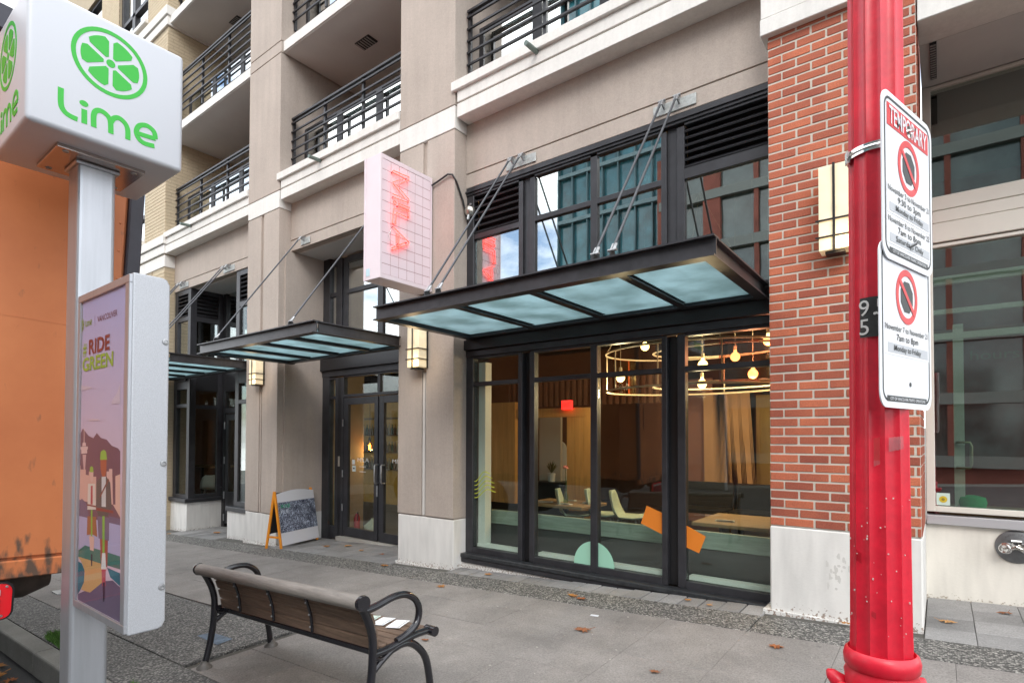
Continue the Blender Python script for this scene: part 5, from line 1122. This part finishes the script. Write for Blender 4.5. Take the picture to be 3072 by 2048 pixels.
# sign plates
D_ = Vector((math.sin(R(16.4)), math.cos(R(16.4)), 0)); N_ = Vector((D_.y, -D_.x, 0)); SB = (tuple(D_), (0,0,1), tuple(N_))
SW = M('sign_sheeting', (.74,.76,.80), .4, fine=.02, bscale=300); SBK = M('sign_black', (.02,.02,.022), .5); SRED = M('sign_red', (.62,.02,.025), .45); SGR = M('label_grey',(.48,.50,.53),.6); SLAB2 = M('label_white',(.78,.79,.81),.6)
def rrect(x0, x1, z0, z1, r_, n=6):
    P_ = []
    for cx_, cz_, a0 in ((x1-r_,z1-r_,0),(x0+r_,z1-r_,90),(x0+r_,z0+r_,180),(x1-r_,z0+r_,270)):
        P_ += [(cx_+r_*math.cos(R(a0+90*i/n)), cz_+r_*math.sin(R(a0+90*i/n))) for i in range(n+1)]
    return P_
def parking_sign(o, w, h, label, temp):
    """o: lower-left corner in the sign plane"""
    t = thing('parking_sign', label, 'sign', tuple(o)); o = Vector(o); up = Vector((0,0,1)); q = lambda x_, z_, d: tuple(o+D_*x_+up*z_+N_*d)
    MB().prism(rrect(0,w,0,h,.038), o, D_, up, N_*.003).build('plate', SW, t)
    MB().stroke(rrect(.017,w-.017,.02,h-.017,.028), .0062, o+N_*.0032, D_, up, N_*.0004, closed=True).build('border', SBK, t)
    def flat(nm, poly, mat, d): return MB().prism(poly, o+N_*d, D_, up, N_*.0004).build(nm, mat, t)
    flat('footer', [(.04,.016),(w-.04,.016),(w-.04,.031),(.04,.031)], SBK, .0034); text('CITY OF VANCOUVER-TRAFFIC OPERATIONS', q(w/2,.0195,.0042), SB, .0075, SW, t, width=w-.11, align='CENTER')
    zc_ = h-.165 if temp else h-.125; rc = .066
    if temp: flat('banner', [(.03,h-.088),(w-.03,h-.088),(w-.03,h-.03),(.03,h-.03)], SRED, .0034); text('TEMPORARY', q(w/2,h-.080,.0042), SB, .044, SW, t, width=w-.085, align='CENTER', bold=.012)
    rc = .064
    flat('octagon', [(w/2+.044*math.cos(R(22.5+45*i)), zc_+.044*math.sin(R(22.5+45*i))) for i in range(8)], SBK, .0034)
    MB().stroke([(w/2+rc*math.cos(2*math.pi*i/40), zc_+rc*math.sin(2*math.pi*i/40)) for i in range(40)], .017, o+N_*.0038, D_, up, N_*.0004, closed=True).build('prohibition_ring', SRED, t)
    MB().stroke([(w/2-.05,zc_+.042),(w/2+.05,zc_-.042)], .0135, o+N_*.0043, D_, up, N_*.0004).build('prohibition_bar', SRED, t)
    if temp:
        for zb, l3 in ((.118,('November 3 to November 21','9:30 to 3pm','Monday to Friday')),(.04,('November 8 to November 22','7am to 8pm','Saturdays Only'))):
            flat('label', [(.024,zb),(w-.022,zb),(w-.022,zb+.076),(.024,zb+.076)], SLAB2, .0034); flat('label_band', [(.04,zb+.006),(w-.03,zb+.006),(w-.03,zb+.028),(.04,zb+.028)], SGR, .0040)
            text(l3[0], q(w/2,zb+.056,.0042), SB, .0145, SBK, t, width=w-.06, align='CENTER', bold=.008); text(l3[1], q(w/2,zb+.034,.0042), SB, .0165, SBK, t, width=.155, align='CENTER', bold=.008); text(l3[2], q(w/2,zb+.011,.0048), SB, .014, SBK, t, width=.185, align='CENTER', bold=.01)
    else:
        zb = .135; flat('label', [(.03,zb),(w-.02,zb),(w-.02,zb+.085),(.03,zb+.085)], SLAB2, .0034); flat('label_band', [(.045,zb+.006),(w-.03,zb+.006),(w-.03,zb+.03),(.045,zb+.03)], SGR, .0040)
        text('November 7 to November 21', q(w/2,zb+.063,.0042), SB, .0145, SBK, t, width=w-.06, align='CENTER', bold=.008); text('7am to 8pm', q(w/2,zb+.039,.0042), SB, .0165, SBK, t, width=.145, align='CENTER', bold=.008); text('Monday to Friday', q(w/2,zb+.012,.0048), SB, .014, SBK, t, width=.18, align='CENTER', bold=.01)
    return t, q
A_ = Vector((-.113,1.655,0))
t1, q1 = parking_sign(A_+Vector((0,0,1.782)), .338, .428, 'upper white parking sign with red TEMPORARY banner on the red post', True)
t2, q2 = parking_sign(A_-N_*.006-D_*.008+Vector((0,0,1.408)), .345, .42, 'lower white parking sign reading November 7 on the red post', False)
MB().lathe([(.016,0),(.016,.002),(.007,.0025),(.007,.007),(.004,.008),(.004,.016)], q1(.169,.362,.0035), tuple(N_), 16).build('bolt', CHROME, t1, smooth=30)
MB().tube([q1(.17,.055,.003), q1(.175,.062,.018)], .004, 8).build('bolt', STEEL, t1); MB().lathe([(.006,0),(.006,.001)], q2(.19,.065,.0035), tuple(N_), 12).build('bolt_hole', SBK, t2)
MB().tube([(-.136+.0695*math.cos(R(a)),1.84+.0695*math.sin(R(a)),2.115) for a in range(120,330,10)], .0045, 6).build('band_clamp', CHROME, pole, smooth=50)
cl_ = MB()
for a in range(120,330,10):
    a0, a1 = R(a), R(a+10); r_ = .0702
    cl_.add([(-.136+r_*math.cos(a0),1.84+r_*math.sin(a0),2.104),(-.136+r_*math.cos(a1),1.84+r_*math.sin(a1),2.104),(-.136+r_*math.cos(a1),1.84+r_*math.sin(a1),2.126),(-.136+r_*math.cos(a0),1.84+r_*math.sin(a0),2.126)],[(0,1,2,3)])
cl_.build('band_strap', CHROME, pole, smooth=50); MB().obox((-.136+.072*math.cos(R(205)),1.84+.072*math.sin(R(205)),2.112),(.004,.002,0),(-.003,.008,0),(0,0,.016)).build('band_buckle',CHROME,pole)

# ------------------------------------------------------------------ bench
bench = thing('park_bench', 'weathered wooden street bench with black iron arms, seen from behind', 'bench', (-3.05, 1.95, slope(-3.05,1.95)))
IRON = M('black_iron_paint', (.010,.010,.014), .22, .1, var=.3, scale=30, coat=.5, bump=.06, bscale=120)
WOODB = M('weathered_slat', (.15,.10,.070), .75, var=.35, scale=5, stretch=(.7,12,12), bump=.25, bscale=40, fine=.12)
WOODT = M('weathered_top_rail', (.235,.215,.195), .72, var=.25, scale=6, stretch=(.8,10,10), bump=.2, bscale=45, fine=.08)
gz = lambda x_: slope(x_, 1.95)
XL, XRb = -3.90, -2.20
def bt(pts, x_): return [(x_, y, gz(x_)+h) for y, h in pts]
for x_ in (XL+.03, XRb-.03):
    MB().tube(bt(smooth_pts([(1.705,.655),(1.735,.61),(1.775,.53),(1.797,.45),(1.80,.38),(1.793,.27),(1.77,.13),(1.742,.02)],4), x_), .021, 10).build('rear_leg', IRON, bench, smooth=60)
    MB().tube(bt(smooth_pts([(1.745,.595),(1.83,.605),(1.93,.625),(2.01,.62),(2.075,.58),(2.105,.52),(2.09,.455),(2.03,.415),(1.95,.395)],4), x_), .019, 10).build('armrest', IRON, bench, smooth=60)
    MB().tube(bt(smooth_pts([(1.80,.37),(1.90,.372),(2.05,.392),(2.16,.392),(2.19,.385)],4), x_), .019, 10).build('seat_rail', IRON, bench, smooth=60)
    MB().tube(bt(smooth_pts([(1.795,.28),(1.86,.325),(1.94,.365),(2.02,.368),(2.09,.33),(2.155,.25),(2.185,.13),(2.20,.015)],4), x_), [.016]*8+[.02]*21, 10).build('front_leg', IRON, bench, smooth=60)
    MB().tube(bt(smooth_pts([(1.80,.40),(1.825,.345),(1.87,.335),(1.90,.352)],3), x_), .012, 8).build('scroll_brace', IRON, bench, smooth=60)
    MB().tube([(x_-.035,2.195,gz(x_)+.385),(x_+.035,2.195,gz(x_)+.385)], .027, 16).build('scroll_end', IRON, bench, smooth=40)
    for y in (1.74, 2.205):
        MB().lathe([(.048,0),(.046,.012),(.026,.03),(.02,.05)], (x_,y,slope(x_,y)), n=16).build('foot', M('foot_worn_iron',(.14,.13,.12),.6,.3,var=.3,scale=40), bench, smooth=40)
def along(y0, h0, ny, nh, wid, th_, name, mat, x0=XL, x1=XRb, bev=.004):
    n = Vector((0, ny, nh)); c = Vector((0,-nh,ny)); mid = Vector(((x0+x1)/2, y0, (gz(x0)+gz(x1))/2+h0)); a = Vector(((x1-x0)/2,0,(gz(x1)-gz(x0))/2))
    MB().obox(mid, a, n*(wid/2), c*(th_/2)).build(name, mat, bench, bevel=bev)
up_ = [(1.822,.405),(1.808,.470),(1.79,.535),(1.765,.597)]
for k, (y, h) in enumerate(up_):
    d = Vector((-.2-.08*k, 1)).normalized(); along(y+.022, h, d.x, d.y, .058, .022, 'back_slat', WOODB, XL+.045, XRb-.045)
for k in range(6): along(1.872+.062*k, .382+.004*abs(k-2)*.5, 1, -.02, .055, .022, 'seat_slat', WOODB, XL+.045, XRb-.045)
along(1.845,.362,1,0,.024,.03,'seat_back_rail',IRON,XL+.03,XRb-.03)
MB().tube([(XL,1.713,gz(XL)+.645),(XRb,1.713,gz(XRb)+.645)], .036, 18).build('top_rail', WOODT, bench, smooth=50)
for x_ in (XL,XRb): MB().lathe([(.037,-.012),(.040,0),(.037,.012)],(x_,1.713,gz(x_)+.645),(1,0,.0475),18).build('rail_cap',IRON,bench,smooth=40)
for t in (.22,.45,.68):
    x_ = XL+(XRb-XL)*t
    MB().tube(bt(smooth_pts([(1.745,.615),(1.772,.55),(1.792,.48),(1.80,.40)],4), x_), .0085, 8).build('back_strap', IRON, bench, smooth=60)
    for y, h in ((1.762,.567),(1.784,.498),(1.792,.43)): MB().lathe([(.006,0),(.004,.004)],(x_,y-.006,gz(x_)+h),(0,-1,0),8).build('strap_bolt',STEEL,bench)
# printed cards left on the seat
for k, (x_, y, r_) in enumerate(((-2.665,2.12,.35),(-2.55,2.13,.3),(-2.43,2.135,.38))):
    c, s_ = math.cos(r_), math.sin(r_); zb = gz(x_)+.398+.002*k
    o = thing('folded_card', ('pale green printed card farthest from the arm','white printed card in the middle of the three','white card with perforated edge nearest the iron arm')[k]+' on the bench seat', 'card', (x_,y,zb), 'cards lying on the bench seat')
    MB().obox((x_,y,zb+.002),(.042*c,.042*s_,.002),(-.065*s_,.065*c,0),(0,0,.0016)).build('card',M('card_%d'%k,[(.55,.66,.6),(.74,.76,.78),(.8,.81,.83)][k],.6),o)
    MB().obox((x_+.034*c,y+.034*s_,zb+.0045),(.006*c,.006*s_,0),(-.06*s_,.06*c,0),(0,0,.0006)).build('card_print',M('card_ink_%d'%k,(.12,.14,.12),.6),o)

# ------------------------------------------------------------------ box truck
trk = thing('box_truck', 'faded orange box truck parked at the kerb behind the sign post', 'truck', (-3.95, 1.22, -.45)); trk.rotation_euler = (R(-2.4), 0, 0); ORG[trk.name] = (0,0,0)
def orange_paint():
    m, n, l, b = newmat('faded_orange_paint'); b.inputs['Roughness'].default_value = .55
    g = n.new('ShaderNodeTexCoord'); t = n.new('ShaderNodeTexNoise'); t.inputs['Scale'].default_value = 1.5; t.inputs['Detail'].default_value = 7; t.inputs['Roughness'].default_value=.6; l.new(g.outputs['Object'], t.inputs['Vector'])
    r = n.new('ShaderNodeValToRGB'); r.color_ramp.elements[0].position = .3; r.color_ramp.elements[1].position = .72; r.color_ramp.elements[0].color = (.46,.135,.045,1); r.color_ramp.elements[1].color = (.60,.205,.07,1); l.new(t.outputs['Fac'], r.inputs[0])
    sx = n.new('ShaderNodeSeparateXYZ'); l.new(g.outputs['Object'], sx.inputs[0])
    mr = n.new('ShaderNodeMapRange'); mr.inputs[1].default_value = 1.02; mr.inputs[2].default_value = 1.32; mr.inputs[3].default_value = .16; mr.inputs[4].default_value = -.1; l.new(sx.outputs['Z'], mr.inputs[0])
    t2 = n.new('ShaderNodeTexNoise'); t2.inputs['Scale'].default_value = 9; t2.inputs['Detail'].default_value = 8; mp2 = n.new('ShaderNodeMapping'); mp2.inputs['Scale'].default_value = (1,2.2,.8); l.new(g.outputs['Object'], mp2.inputs[0]); l.new(mp2.outputs[0], t2.inputs['Vector'])
    ad = n.new('ShaderNodeMath'); ad.operation = 'ADD'; l.new(t2.outputs['Fac'], ad.inputs[0]); l.new(mr.outputs[0], ad.inputs[1]); r2 = n.new('ShaderNodeValToRGB'); r2.color_ramp.elements[0].position = .56; r2.color_ramp.elements[1].position = .72; l.new(ad.outputs[0], r2.inputs[0])
    mi = n.new('ShaderNodeMixRGB'); l.new(r2.outputs[0], mi.inputs[0]); l.new(r.outputs[0], mi.inputs[1]); mi.inputs[2].default_value = (.10,.06,.04,1); l.new(mi.outputs[0], b.inputs['Base Color']); return m
ORG_P = orange_paint(); z0b = 1.02; z1b = 4.05
box(-5.4,-.02,-2.32,0,z0b+.05,z1b-.06).build('cargo_box', ORG_P, trk, bevel=.01)
box(-.02,.0,-2.24,-.075,z0b+.09,z1b-.16).build('rear_door', ORG_P, trk, bevel=.004); box(-.03,.012,-2.32,.012,z0b-.02,z0b+.075).build('rear_sill', ORG_P, trk, bevel=.006)
SEAM_SHADOW = M('seam_shadow_paint',(.30,.09,.03),.7)  # darker orange painted as shadow in door seams; not applied anywhere
DKB = M('dark_blue_trim',(.035,.035,.05),.5,var=.2,scale=8)
box(-.03,.016,-.062,.016,z0b+.075,z1b).build('corner_post',DKB,trk,bevel=.008); box(-.03,.016,-2.336,-2.26,z0b+.075,z1b).build('corner_post',DKB,trk,bevel=.008); box(-.03,.016,-2.26,-.062,z1b-.14,z1b).build('top_header',DKB,trk,bevel=.008)
MB().lathe([(.02,0),(.018,.006),(.008,.008)],(.0,-.11,2.55),(1,0,0),14).build('door_rivet',STEEL,trk)
MB().tube([(.012,-.20,1.9),(.016,-.215,2.4),(.012,-.19,2.9),(.012,-.2,3.8)],.006,6).build('door_cord',DKB,trk)
for zz in (2.4,): box(-.001,.0012,-2.24,-.075,zz-.002,zz+.002).build('panel_seam',ORG_P,trk)
for k in range(16): MB().lathe([(.007,0),(.004,.004)],(.0,-.10,1.2+k*.17),(1,0,0),8).build('rivet',ORG_P,trk)
for y in (-1.75,-.55): box(-5.3,-.3,y-.05,y+.05,z0b-.16,z0b+.05).build('chassis_rail',BLACKM,trk)
RUST=M('rusty_steel',(.06,.045,.038),.8,var=.4,scale=10)
for y, w in ((-.42,.2),(-.95,.16),(-1.5,.2)): MB().lathe([(.06,-w),(.11,-w*.5),(.12,w*.4),(.07,w)],(-.45,y,z0b-.10),(0,1,0),14).build('undercarriage',RUST,trk,smooth=40)
box(-.06,-.02,-.68,-.6,z0b-.2,z0b).build('lamp_bracket',RUST,trk)
tl = MB().prism([(y-.80,z_) for y, z_ in rrect(-.08,.33,.79,.99,.05)],( -.02,0,0),(0,1,0),(0,0,1),(.03,0,0)).build('tail_lamp',BLACKM,trk)
# lens: bright red surround, deep red and clear segments
LR=M('lamp_red',(.75,.012,.02),.2,coat=.4); LD=M('lamp_deep_red',(.25,.008,.03),.25,var=.4,scale=60,stretch=(1,1,3)); LC=M('lamp_clear',(.45,.4,.42),.2)
zc_=0
MB().prism(rrect(-.87,-.482,.80,.98,.04),(.01,0,0),(0,1,0),(0,0,1),(.012,0,0)).build('lens_red',LR,tl); MB().prism(rrect(-.86,-.53,.81,.915,.015),(.022,0,0),(0,1,0),(0,0,1),(.006,0,0)).build('lens_dark',LD,tl); MB().prism(rrect(-.86,-.53,.92,.955,.006),(.022,0,0),(0,1,0),(0,0,1),(.006,0,0)).build('lens_clear',LC,tl)
for y,z_ in ((-.505,.965),(-.52,.815)): MB().lathe([(.007,0),(.004,.006)],(.022,y,z_),(1,0,0),10).build('lens_screw',STEEL,tl)
TYRE=M('tyre_rubber',(.02,.02,.02),.8)
for x_ in (-3.4,-7.0):
    for y in (-.2,-2.1):
        w_=MB().lathe([(.22,-.12),(.42,-.13),(.46,-.09),(.46,.09),(.42,.13),(.22,.12)],(x_,y,.46),(0,1,0),28).build('wheel',TYRE,trk,smooth=40); MB().lathe([(.22,-.1),(.22,.1)],(x_,y,.46),(0,1,0),20).build('rim',STEEL,w_)
MB().prism([(-7.7,.5),(-5.5,.5),(-5.5,2.6),(-6.6,2.6),(-7.2,1.7),(-7.7,1.6)],(0,-2.2,0),(1,0,0),(0,0,1),(0,2.1,0)).build('cab',M('cab_white',(.6,.6,.6),.4),trk,bevel=.03,seg=2)
# small bolted steel post foot on the pavement beyond the truck
pf_=thing('bolted_post','slim steel post bolted to the pavement under the truck','post',(-7.6,1.95,slope(-7.6,1.95)))
box(-7.63,-7.57,1.92,1.98,slope(-7.6,1.95),slope(-7.6,1.95)+1.0).build('post',M('blue_grey_steel',(.2,.22,.28),.5,.5),pf_); box(-7.7,-7.5,1.85,2.05,slope(-7.6,1.95),slope(-7.6,1.95)+.012).build('base_plate',STEEL,pf_)

# ------------------------------------------------------------------ chalkboard
ab=thing('chalkboard_sign','orange wooden A-frame chalkboard with white header beside the doors','sign',(-7.85,4.8,slope(-7.85,4.8)))
OW=M('orange_wood',(.75,.27,.012),.5,var=.12,scale=8,stretch=(6,6,1)); F1=Vector((-7.98,4.45,0)); F2=Vector((-7.71,4.53,0)); dl=Vector((-.28,.96,0)).normalized(); L_=.80
apex=(F1+F2)/2+Vector((0,0,.84)); g0=slope(-7.85,4.6)
def leg3(f,q,nm='leg'):
    a=f+q+Vector((0,0,slope(f.x+q.x,f.y+q.y)+.005)); b_=apex+q+Vector((0,0,g0)); d=(b_-a)
    MB().obox((a+b_)/2,d/2,dl*.012,d.normalized().cross(dl)*.019).build(nm,OW,ab,bevel=.004)
for q in (Vector((0,0,0)),dl*(L_-.03)): leg3(F1,q); leg3(F2,q)
e_=(F2-F1); MB().obox(F1.lerp(F2,.5)+Vector((0,0,g0+.17)),e_*.36,dl*.008,(0,0,.015)).build('cross_bar',OW,ab)
def chalk():
    m,n,l,b=newmat('chalk_writing'); b.inputs['Roughness'].default_value=.9; g=n.new('ShaderNodeTexCoord'); mp=n.new('ShaderNodeMapping'); l.new(g.outputs['Object'],mp.inputs[0]); mp.inputs['Scale'].default_value=(1,1,1.3)
    v=n.new('ShaderNodeTexVoronoi'); v.feature='DISTANCE_TO_EDGE'; v.inputs['Scale'].default_value=38; v.inputs['Randomness'].default_value=.85; l.new(mp.outputs[0],v.inputs['Vector'])
    t=n.new('ShaderNodeTexNoise'); t.inputs['Scale'].default_value=7; l.new(mp.outputs[0],t.inputs['Vector']); th=n.new('ShaderNodeMapRange'); th.inputs[1].default_value=.3; th.inputs[2].default_value=.7; th.inputs[3].default_value=.02; th.inputs[4].default_value=.11; l.new(t.outputs['Fac'],th.inputs[0])
    lt=n.new('ShaderNodeMath'); lt.operation='LESS_THAN'; l.new(v.outputs['Distance'],lt.inputs[0]); l.new(th.outputs[0],lt.inputs[1]); mi=n.new('ShaderNodeMixRGB'); l.new(lt.outputs[0],mi.inputs[0]); mi.inputs[1].default_value=(.018,.022,.045,1); mi.inputs[2].default_value=(.50,.56,.70,1); l.new(mi.outputs[0],b.inputs['Base Color']); return m
def panel(f,h0,h1,mat,nm,d=.004,arch=False,l0=.0,l1=1.0):
    f=f+Vector((0,0,slope(f.x,f.y))); ap=apex+Vector((0,0,g0)); dd=(ap-f); n_=dl.cross(dd).normalized(); 
    if n_.x<0: n_=-n_
    k=lambda h:f+dd*h
    a,b_,c,e=k(h0)+dl*L_*l0,k(h0)+dl*L_*l1,k(h1)+dl*L_*l1,k(h1)+dl*L_*l0
    top=[c,e] if not arch else [c]+[k(h1+.05*math.sin(math.pi*i/8))+dl*L_*(l1+(l0-l1)*i/8) for i in range(1,8)]+[e]
    pts=[a,b_]+top; m_=len(pts); vs_=[p+n_*d for p in pts]+[p+n_*(d-.006) for p in pts]
    return MB().add(vs_,[tuple(range(m_)),tuple(range(m_,2*m_))[::-1]]+[(i,(i+1)%m_,m_+(i+1)%m_,m_+i) for i in range(m_)]).build(nm,mat,ab),n_,k
panel(F2,.05,.95,M('board_white',(.74,.74,.78),.5),'board',.022,True,.02,1)
_,n_,k_=panel(F2,.27,.80,chalk(),'chalk_panel',.026,False,.02,.995)
panel(F1,.25,.97,DARK,'rear_board',-.012,False,.02,1)
up3=(apex+Vector((0,0,g0))-k_(0)).normalized(); CW=M('chalk_white',(.55,.6,.68),.9); CG=M('chalk_green',(.04,.38,.2),.9)
for s_,h,mat,w in (('PLE',.60,CW,.16),('XXE',.70,CG,.2)):
    p_=k_(h)+dl*.05+n_*.028; text(s_,tuple(p_),(tuple(dl),tuple(up3),tuple(n_)),.05,mat,ab,width=w,bold=.01)

# ------------------------------------------------------------------ fallen leaves, litter, grass tufts
LEAFM=[M('leaf_%d'%i,c,.7,var=.3,scale=40) for i,c in enumerate(((.30,.10,.03),(.36,.16,.04),(.22,.08,.03),(.42,.22,.08)))]
def leaf_obj(x_,y,s_,label,z_=None,flat=False):
    n=11; ang=random.uniform(0,6.28); vs_=[(0,0,.25*s_)]
    for i in range(2*n):
        a=2*math.pi*i/(2*n); lob=(1 if i%2==0 else .55)*(.72+.28*abs(math.cos(a*2.5)))
        r_=s_*lob*random.uniform(.85,1.1); cu_=random.uniform(0,.28)*s_
        vs_.append((r_*math.cos(a+ang)*1.15,r_*math.sin(a+ang)*.8,cu_))
    mb=MB().add(vs_,[(0,1+i,1+(i+1)%(2*n)) for i in range(2*n)])
    a=ang; mb.tube([(0,0,.2*s_),(-s_*.8*math.cos(a),-s_*.6*math.sin(a),.12*s_),(-s_*1.5*math.cos(a),-s_*1.1*math.sin(a),.02)],.03*s_,4)
    o=mb.build('fallen_leaf',random.choice(LEAFM)); zz=slope(x_,y) if z_ is None else z_; o.location=(x_,y,zz+.004); o.rotation_euler=(0,-math.atan(.0475),0)
    tag(o,label,'leaf','fallen leaves')
for x_,y,s_,lb in [(-2.08,3.58,.07,'largest brown leaf in the middle of the pavement'),(-2.62,4.33,.055,'brown leaf on the pebble strip below the second window pane'),(-2.5,4.28,.05,'curled leaf touching its neighbour on the pebble strip'),(-5.28,4.42,.06,'orange leaf at the foot of the taupe pier'),(-3.85,4.63,.05,'orange leaf under the left end of the black sill'),(-3.95,4.02,.055,'curled leaf between bench arm and pier'),(-1.35,3.15,.035,'small dark leaf right of the middle of the pavement'),(-2.95,2.85,.035,'small red-brown leaf right of the bench'),(-.85,3.9,.05,'yellow-brown leaf near the brick pier'),(-.55,4.6,.04,'small yellow leaf below the white plinth of the brick pier'),(.02,4.95,.05,'tan leaf on the setts in front of the fire inlet'),(.35,5.35,.045,'brown leaf lying by the wall under the fire inlet'),(-7.2,4.95,.06,'brown leaf just right of the chalkboard foot'),(-6.9,5.1,.07,'largest leaf on the setts before the doors'),(-6.4,4.95,.05,'leaf in the middle of the door alcove'),(-5.9,4.9,.04,'small leaf at the right of the door alcove'),(-10.6,4.95,.08,'brown leaf on the corner entrance setts'),(-11.5,4.5,.05,'yellow leaf at the corner of the left plinth'),(-1.7,4.66,.035,'small leaf against the sill on the setts'),(-1.5,4.6,.03,'tiny tan leaf beside the sill near the brick')]:
    leaf_obj(x_,y,s_,lb)
zr=lambda x_,y:slope(x_,1.2)-.155+.018*(1.2-y)
for x_,y,s_,lb in [(-5.75,1.06,.09,'dry leaf in the gutter closest to the tail lamp'),(-5.5,1.0,.10,'large dry leaf in the gutter in front of the kerb'),(-5.3,1.05,.06,'pale dry leaf in the gutter'),(-5.12,1.02,.09,'dry leaf in the gutter nearest the sign post')]: leaf_obj(x_,y,s_,lb,zr(x_,y))
lit=MB()
for k in range(150):
    x_,y=random.uniform(-6,.5),random.uniform(1.4,4.5); s_=random.choice((.002,.003,.004,.007)); a=random.uniform(0,6.28); c=Vector((x_,y,slope(x_,y)+.002))
    lit.obox(c,(s_*math.cos(a),s_*math.sin(a),0),(-s_*.6*math.sin(a),s_*.6*math.cos(a),0),(0,0,.0015))
o=lit.build('litter_specks',M('litter',(.40,.38,.34),.8)); o['kind']='stuff'; o['label']='scattered crumbs and specks on the pavement'
pp=MB().obox((-2.18,3.93,slope(-2.18,3.93)+.003),(.032,.004,.001),(-.002,.014,0),(0,0,.002)).build('paper_scrap',SW); tag(pp,'small white paper scrap on the pavement before the mint sticker','paper')
bs=MB().add([(-4.62,2.02,slope(-4.62,2.02)+.004),(-4.25,2.0,slope(-4.25,2.0)+.004),(-4.28,2.13,slope(-4.28,2.13)+.004),(-4.6,2.12,slope(-4.6,2.12)+.004)],[(0,1,2,3)]).build('blue_paint_mark',M('faded_blue_paint',(.11,.15,.20),.8,var=.4,scale=25)); tag(bs,'faded blue paint mark on the pebbled paving behind the bench','paint mark')
gr=MB()
for cx_,cy_,rx,ry,n in ((-5.55,1.40,.28,.07,1500),(-3.75,1.36,.25,.03,300),(-5.2,1.345,.3,.02,300)):
    for k in range(n):
        a=random.uniform(0,6.28); q=math.sqrt(random.random()); x_=cx_+rx*q*math.cos(a); y=cy_+ry*q*math.sin(a); h=random.uniform(.015,.05); b_=random.uniform(0,6.28); z_=slope(x_,y)
        gr.add([(x_-.003*math.cos(b_),y-.003*math.sin(b_),z_),(x_+.003*math.cos(b_),y+.003*math.sin(b_),z_),(x_+.02*math.sin(b_*3),y+.02*math.cos(b_*2),z_+h)],[(0,1,2)])
o=gr.build('grass',M('grass_green',(.06,.15,.02),.7,var=.3,scale=30)); o['kind']='stuff'; o['label']='tufts of grass growing along the back of the kerb'

# ------------------------------------------------------------------ across the street (seen in the windows)
def far_building(name,label,x0,x1,y,z1,wall,gl,bay,storey,band_m=None,pw=.1,bh=.35,wide=True):
    t=thing(name,label,'building',((x0+x1)/2,y,-1)); box(x0,x1,y-8,y-.3,-2.5,z1).build('wall',wall,t); w=MB(); g_=MB(); bm=MB()
    nx=int((x1-x0)/bay); nz_=int((z1-0.5)/storey)
    for j in range(nz_):
        zb=.3+storey*j
        for i in range(nx):
            xa=x0+bay*i; g_.box(xa+pw,xa+bay-pw,y-.32,y-.27+.03*((i*7+j*3)%3),zb+bh,zb+storey-.1); w.box(xa-pw,xa+(.7 if i%3==1 and wide else pw),y-.3,y,zb,zb+storey)
        bm.box(x0,x1,y-.3,y+.05,zb-.1,zb+bh)
    g_.build('windows',gl,t,kind='stuff'); w.build('wall_piers',wall,t,kind='stuff'); bm.build('floor_bands',band_m or wall,t,kind='stuff')
TEAL=M('teal_curtain_glass',(.035,.15,.18),.10,.0,var=.55,scale=.9,spec=.9); DGL=M('dark_window_glass',(.06,.085,.08),.1,spec=.9,var=.6,scale=.9)
far_building('glass_tower','teal glass apartment tower across the street, visible only as a reflection',-19.2,-11.4,-20,34,M('tower_mullion',(.08,.15,.17),.5),TEAL,1.05,2.9,M('tower_slab',(.16,.24,.26),.6),.04,.12,False)
far_building('brick_apartment_block','red brick apartment block across the street, reflected in the right windows',-11.2,14,-17,16.5,M('far_red_brick',(.22,.07,.05),.9,var=.25,scale=1.2),DGL,2.3,2.5,M('far_band',(.20,.215,.2),.9))
far_building('low_shop_row','low grey shop row across the street, reflected in the left windows',-40,-19.4,-17,4.2,M('far_grey',(.25,.25,.25),.9),DGL,2.4,3.0)
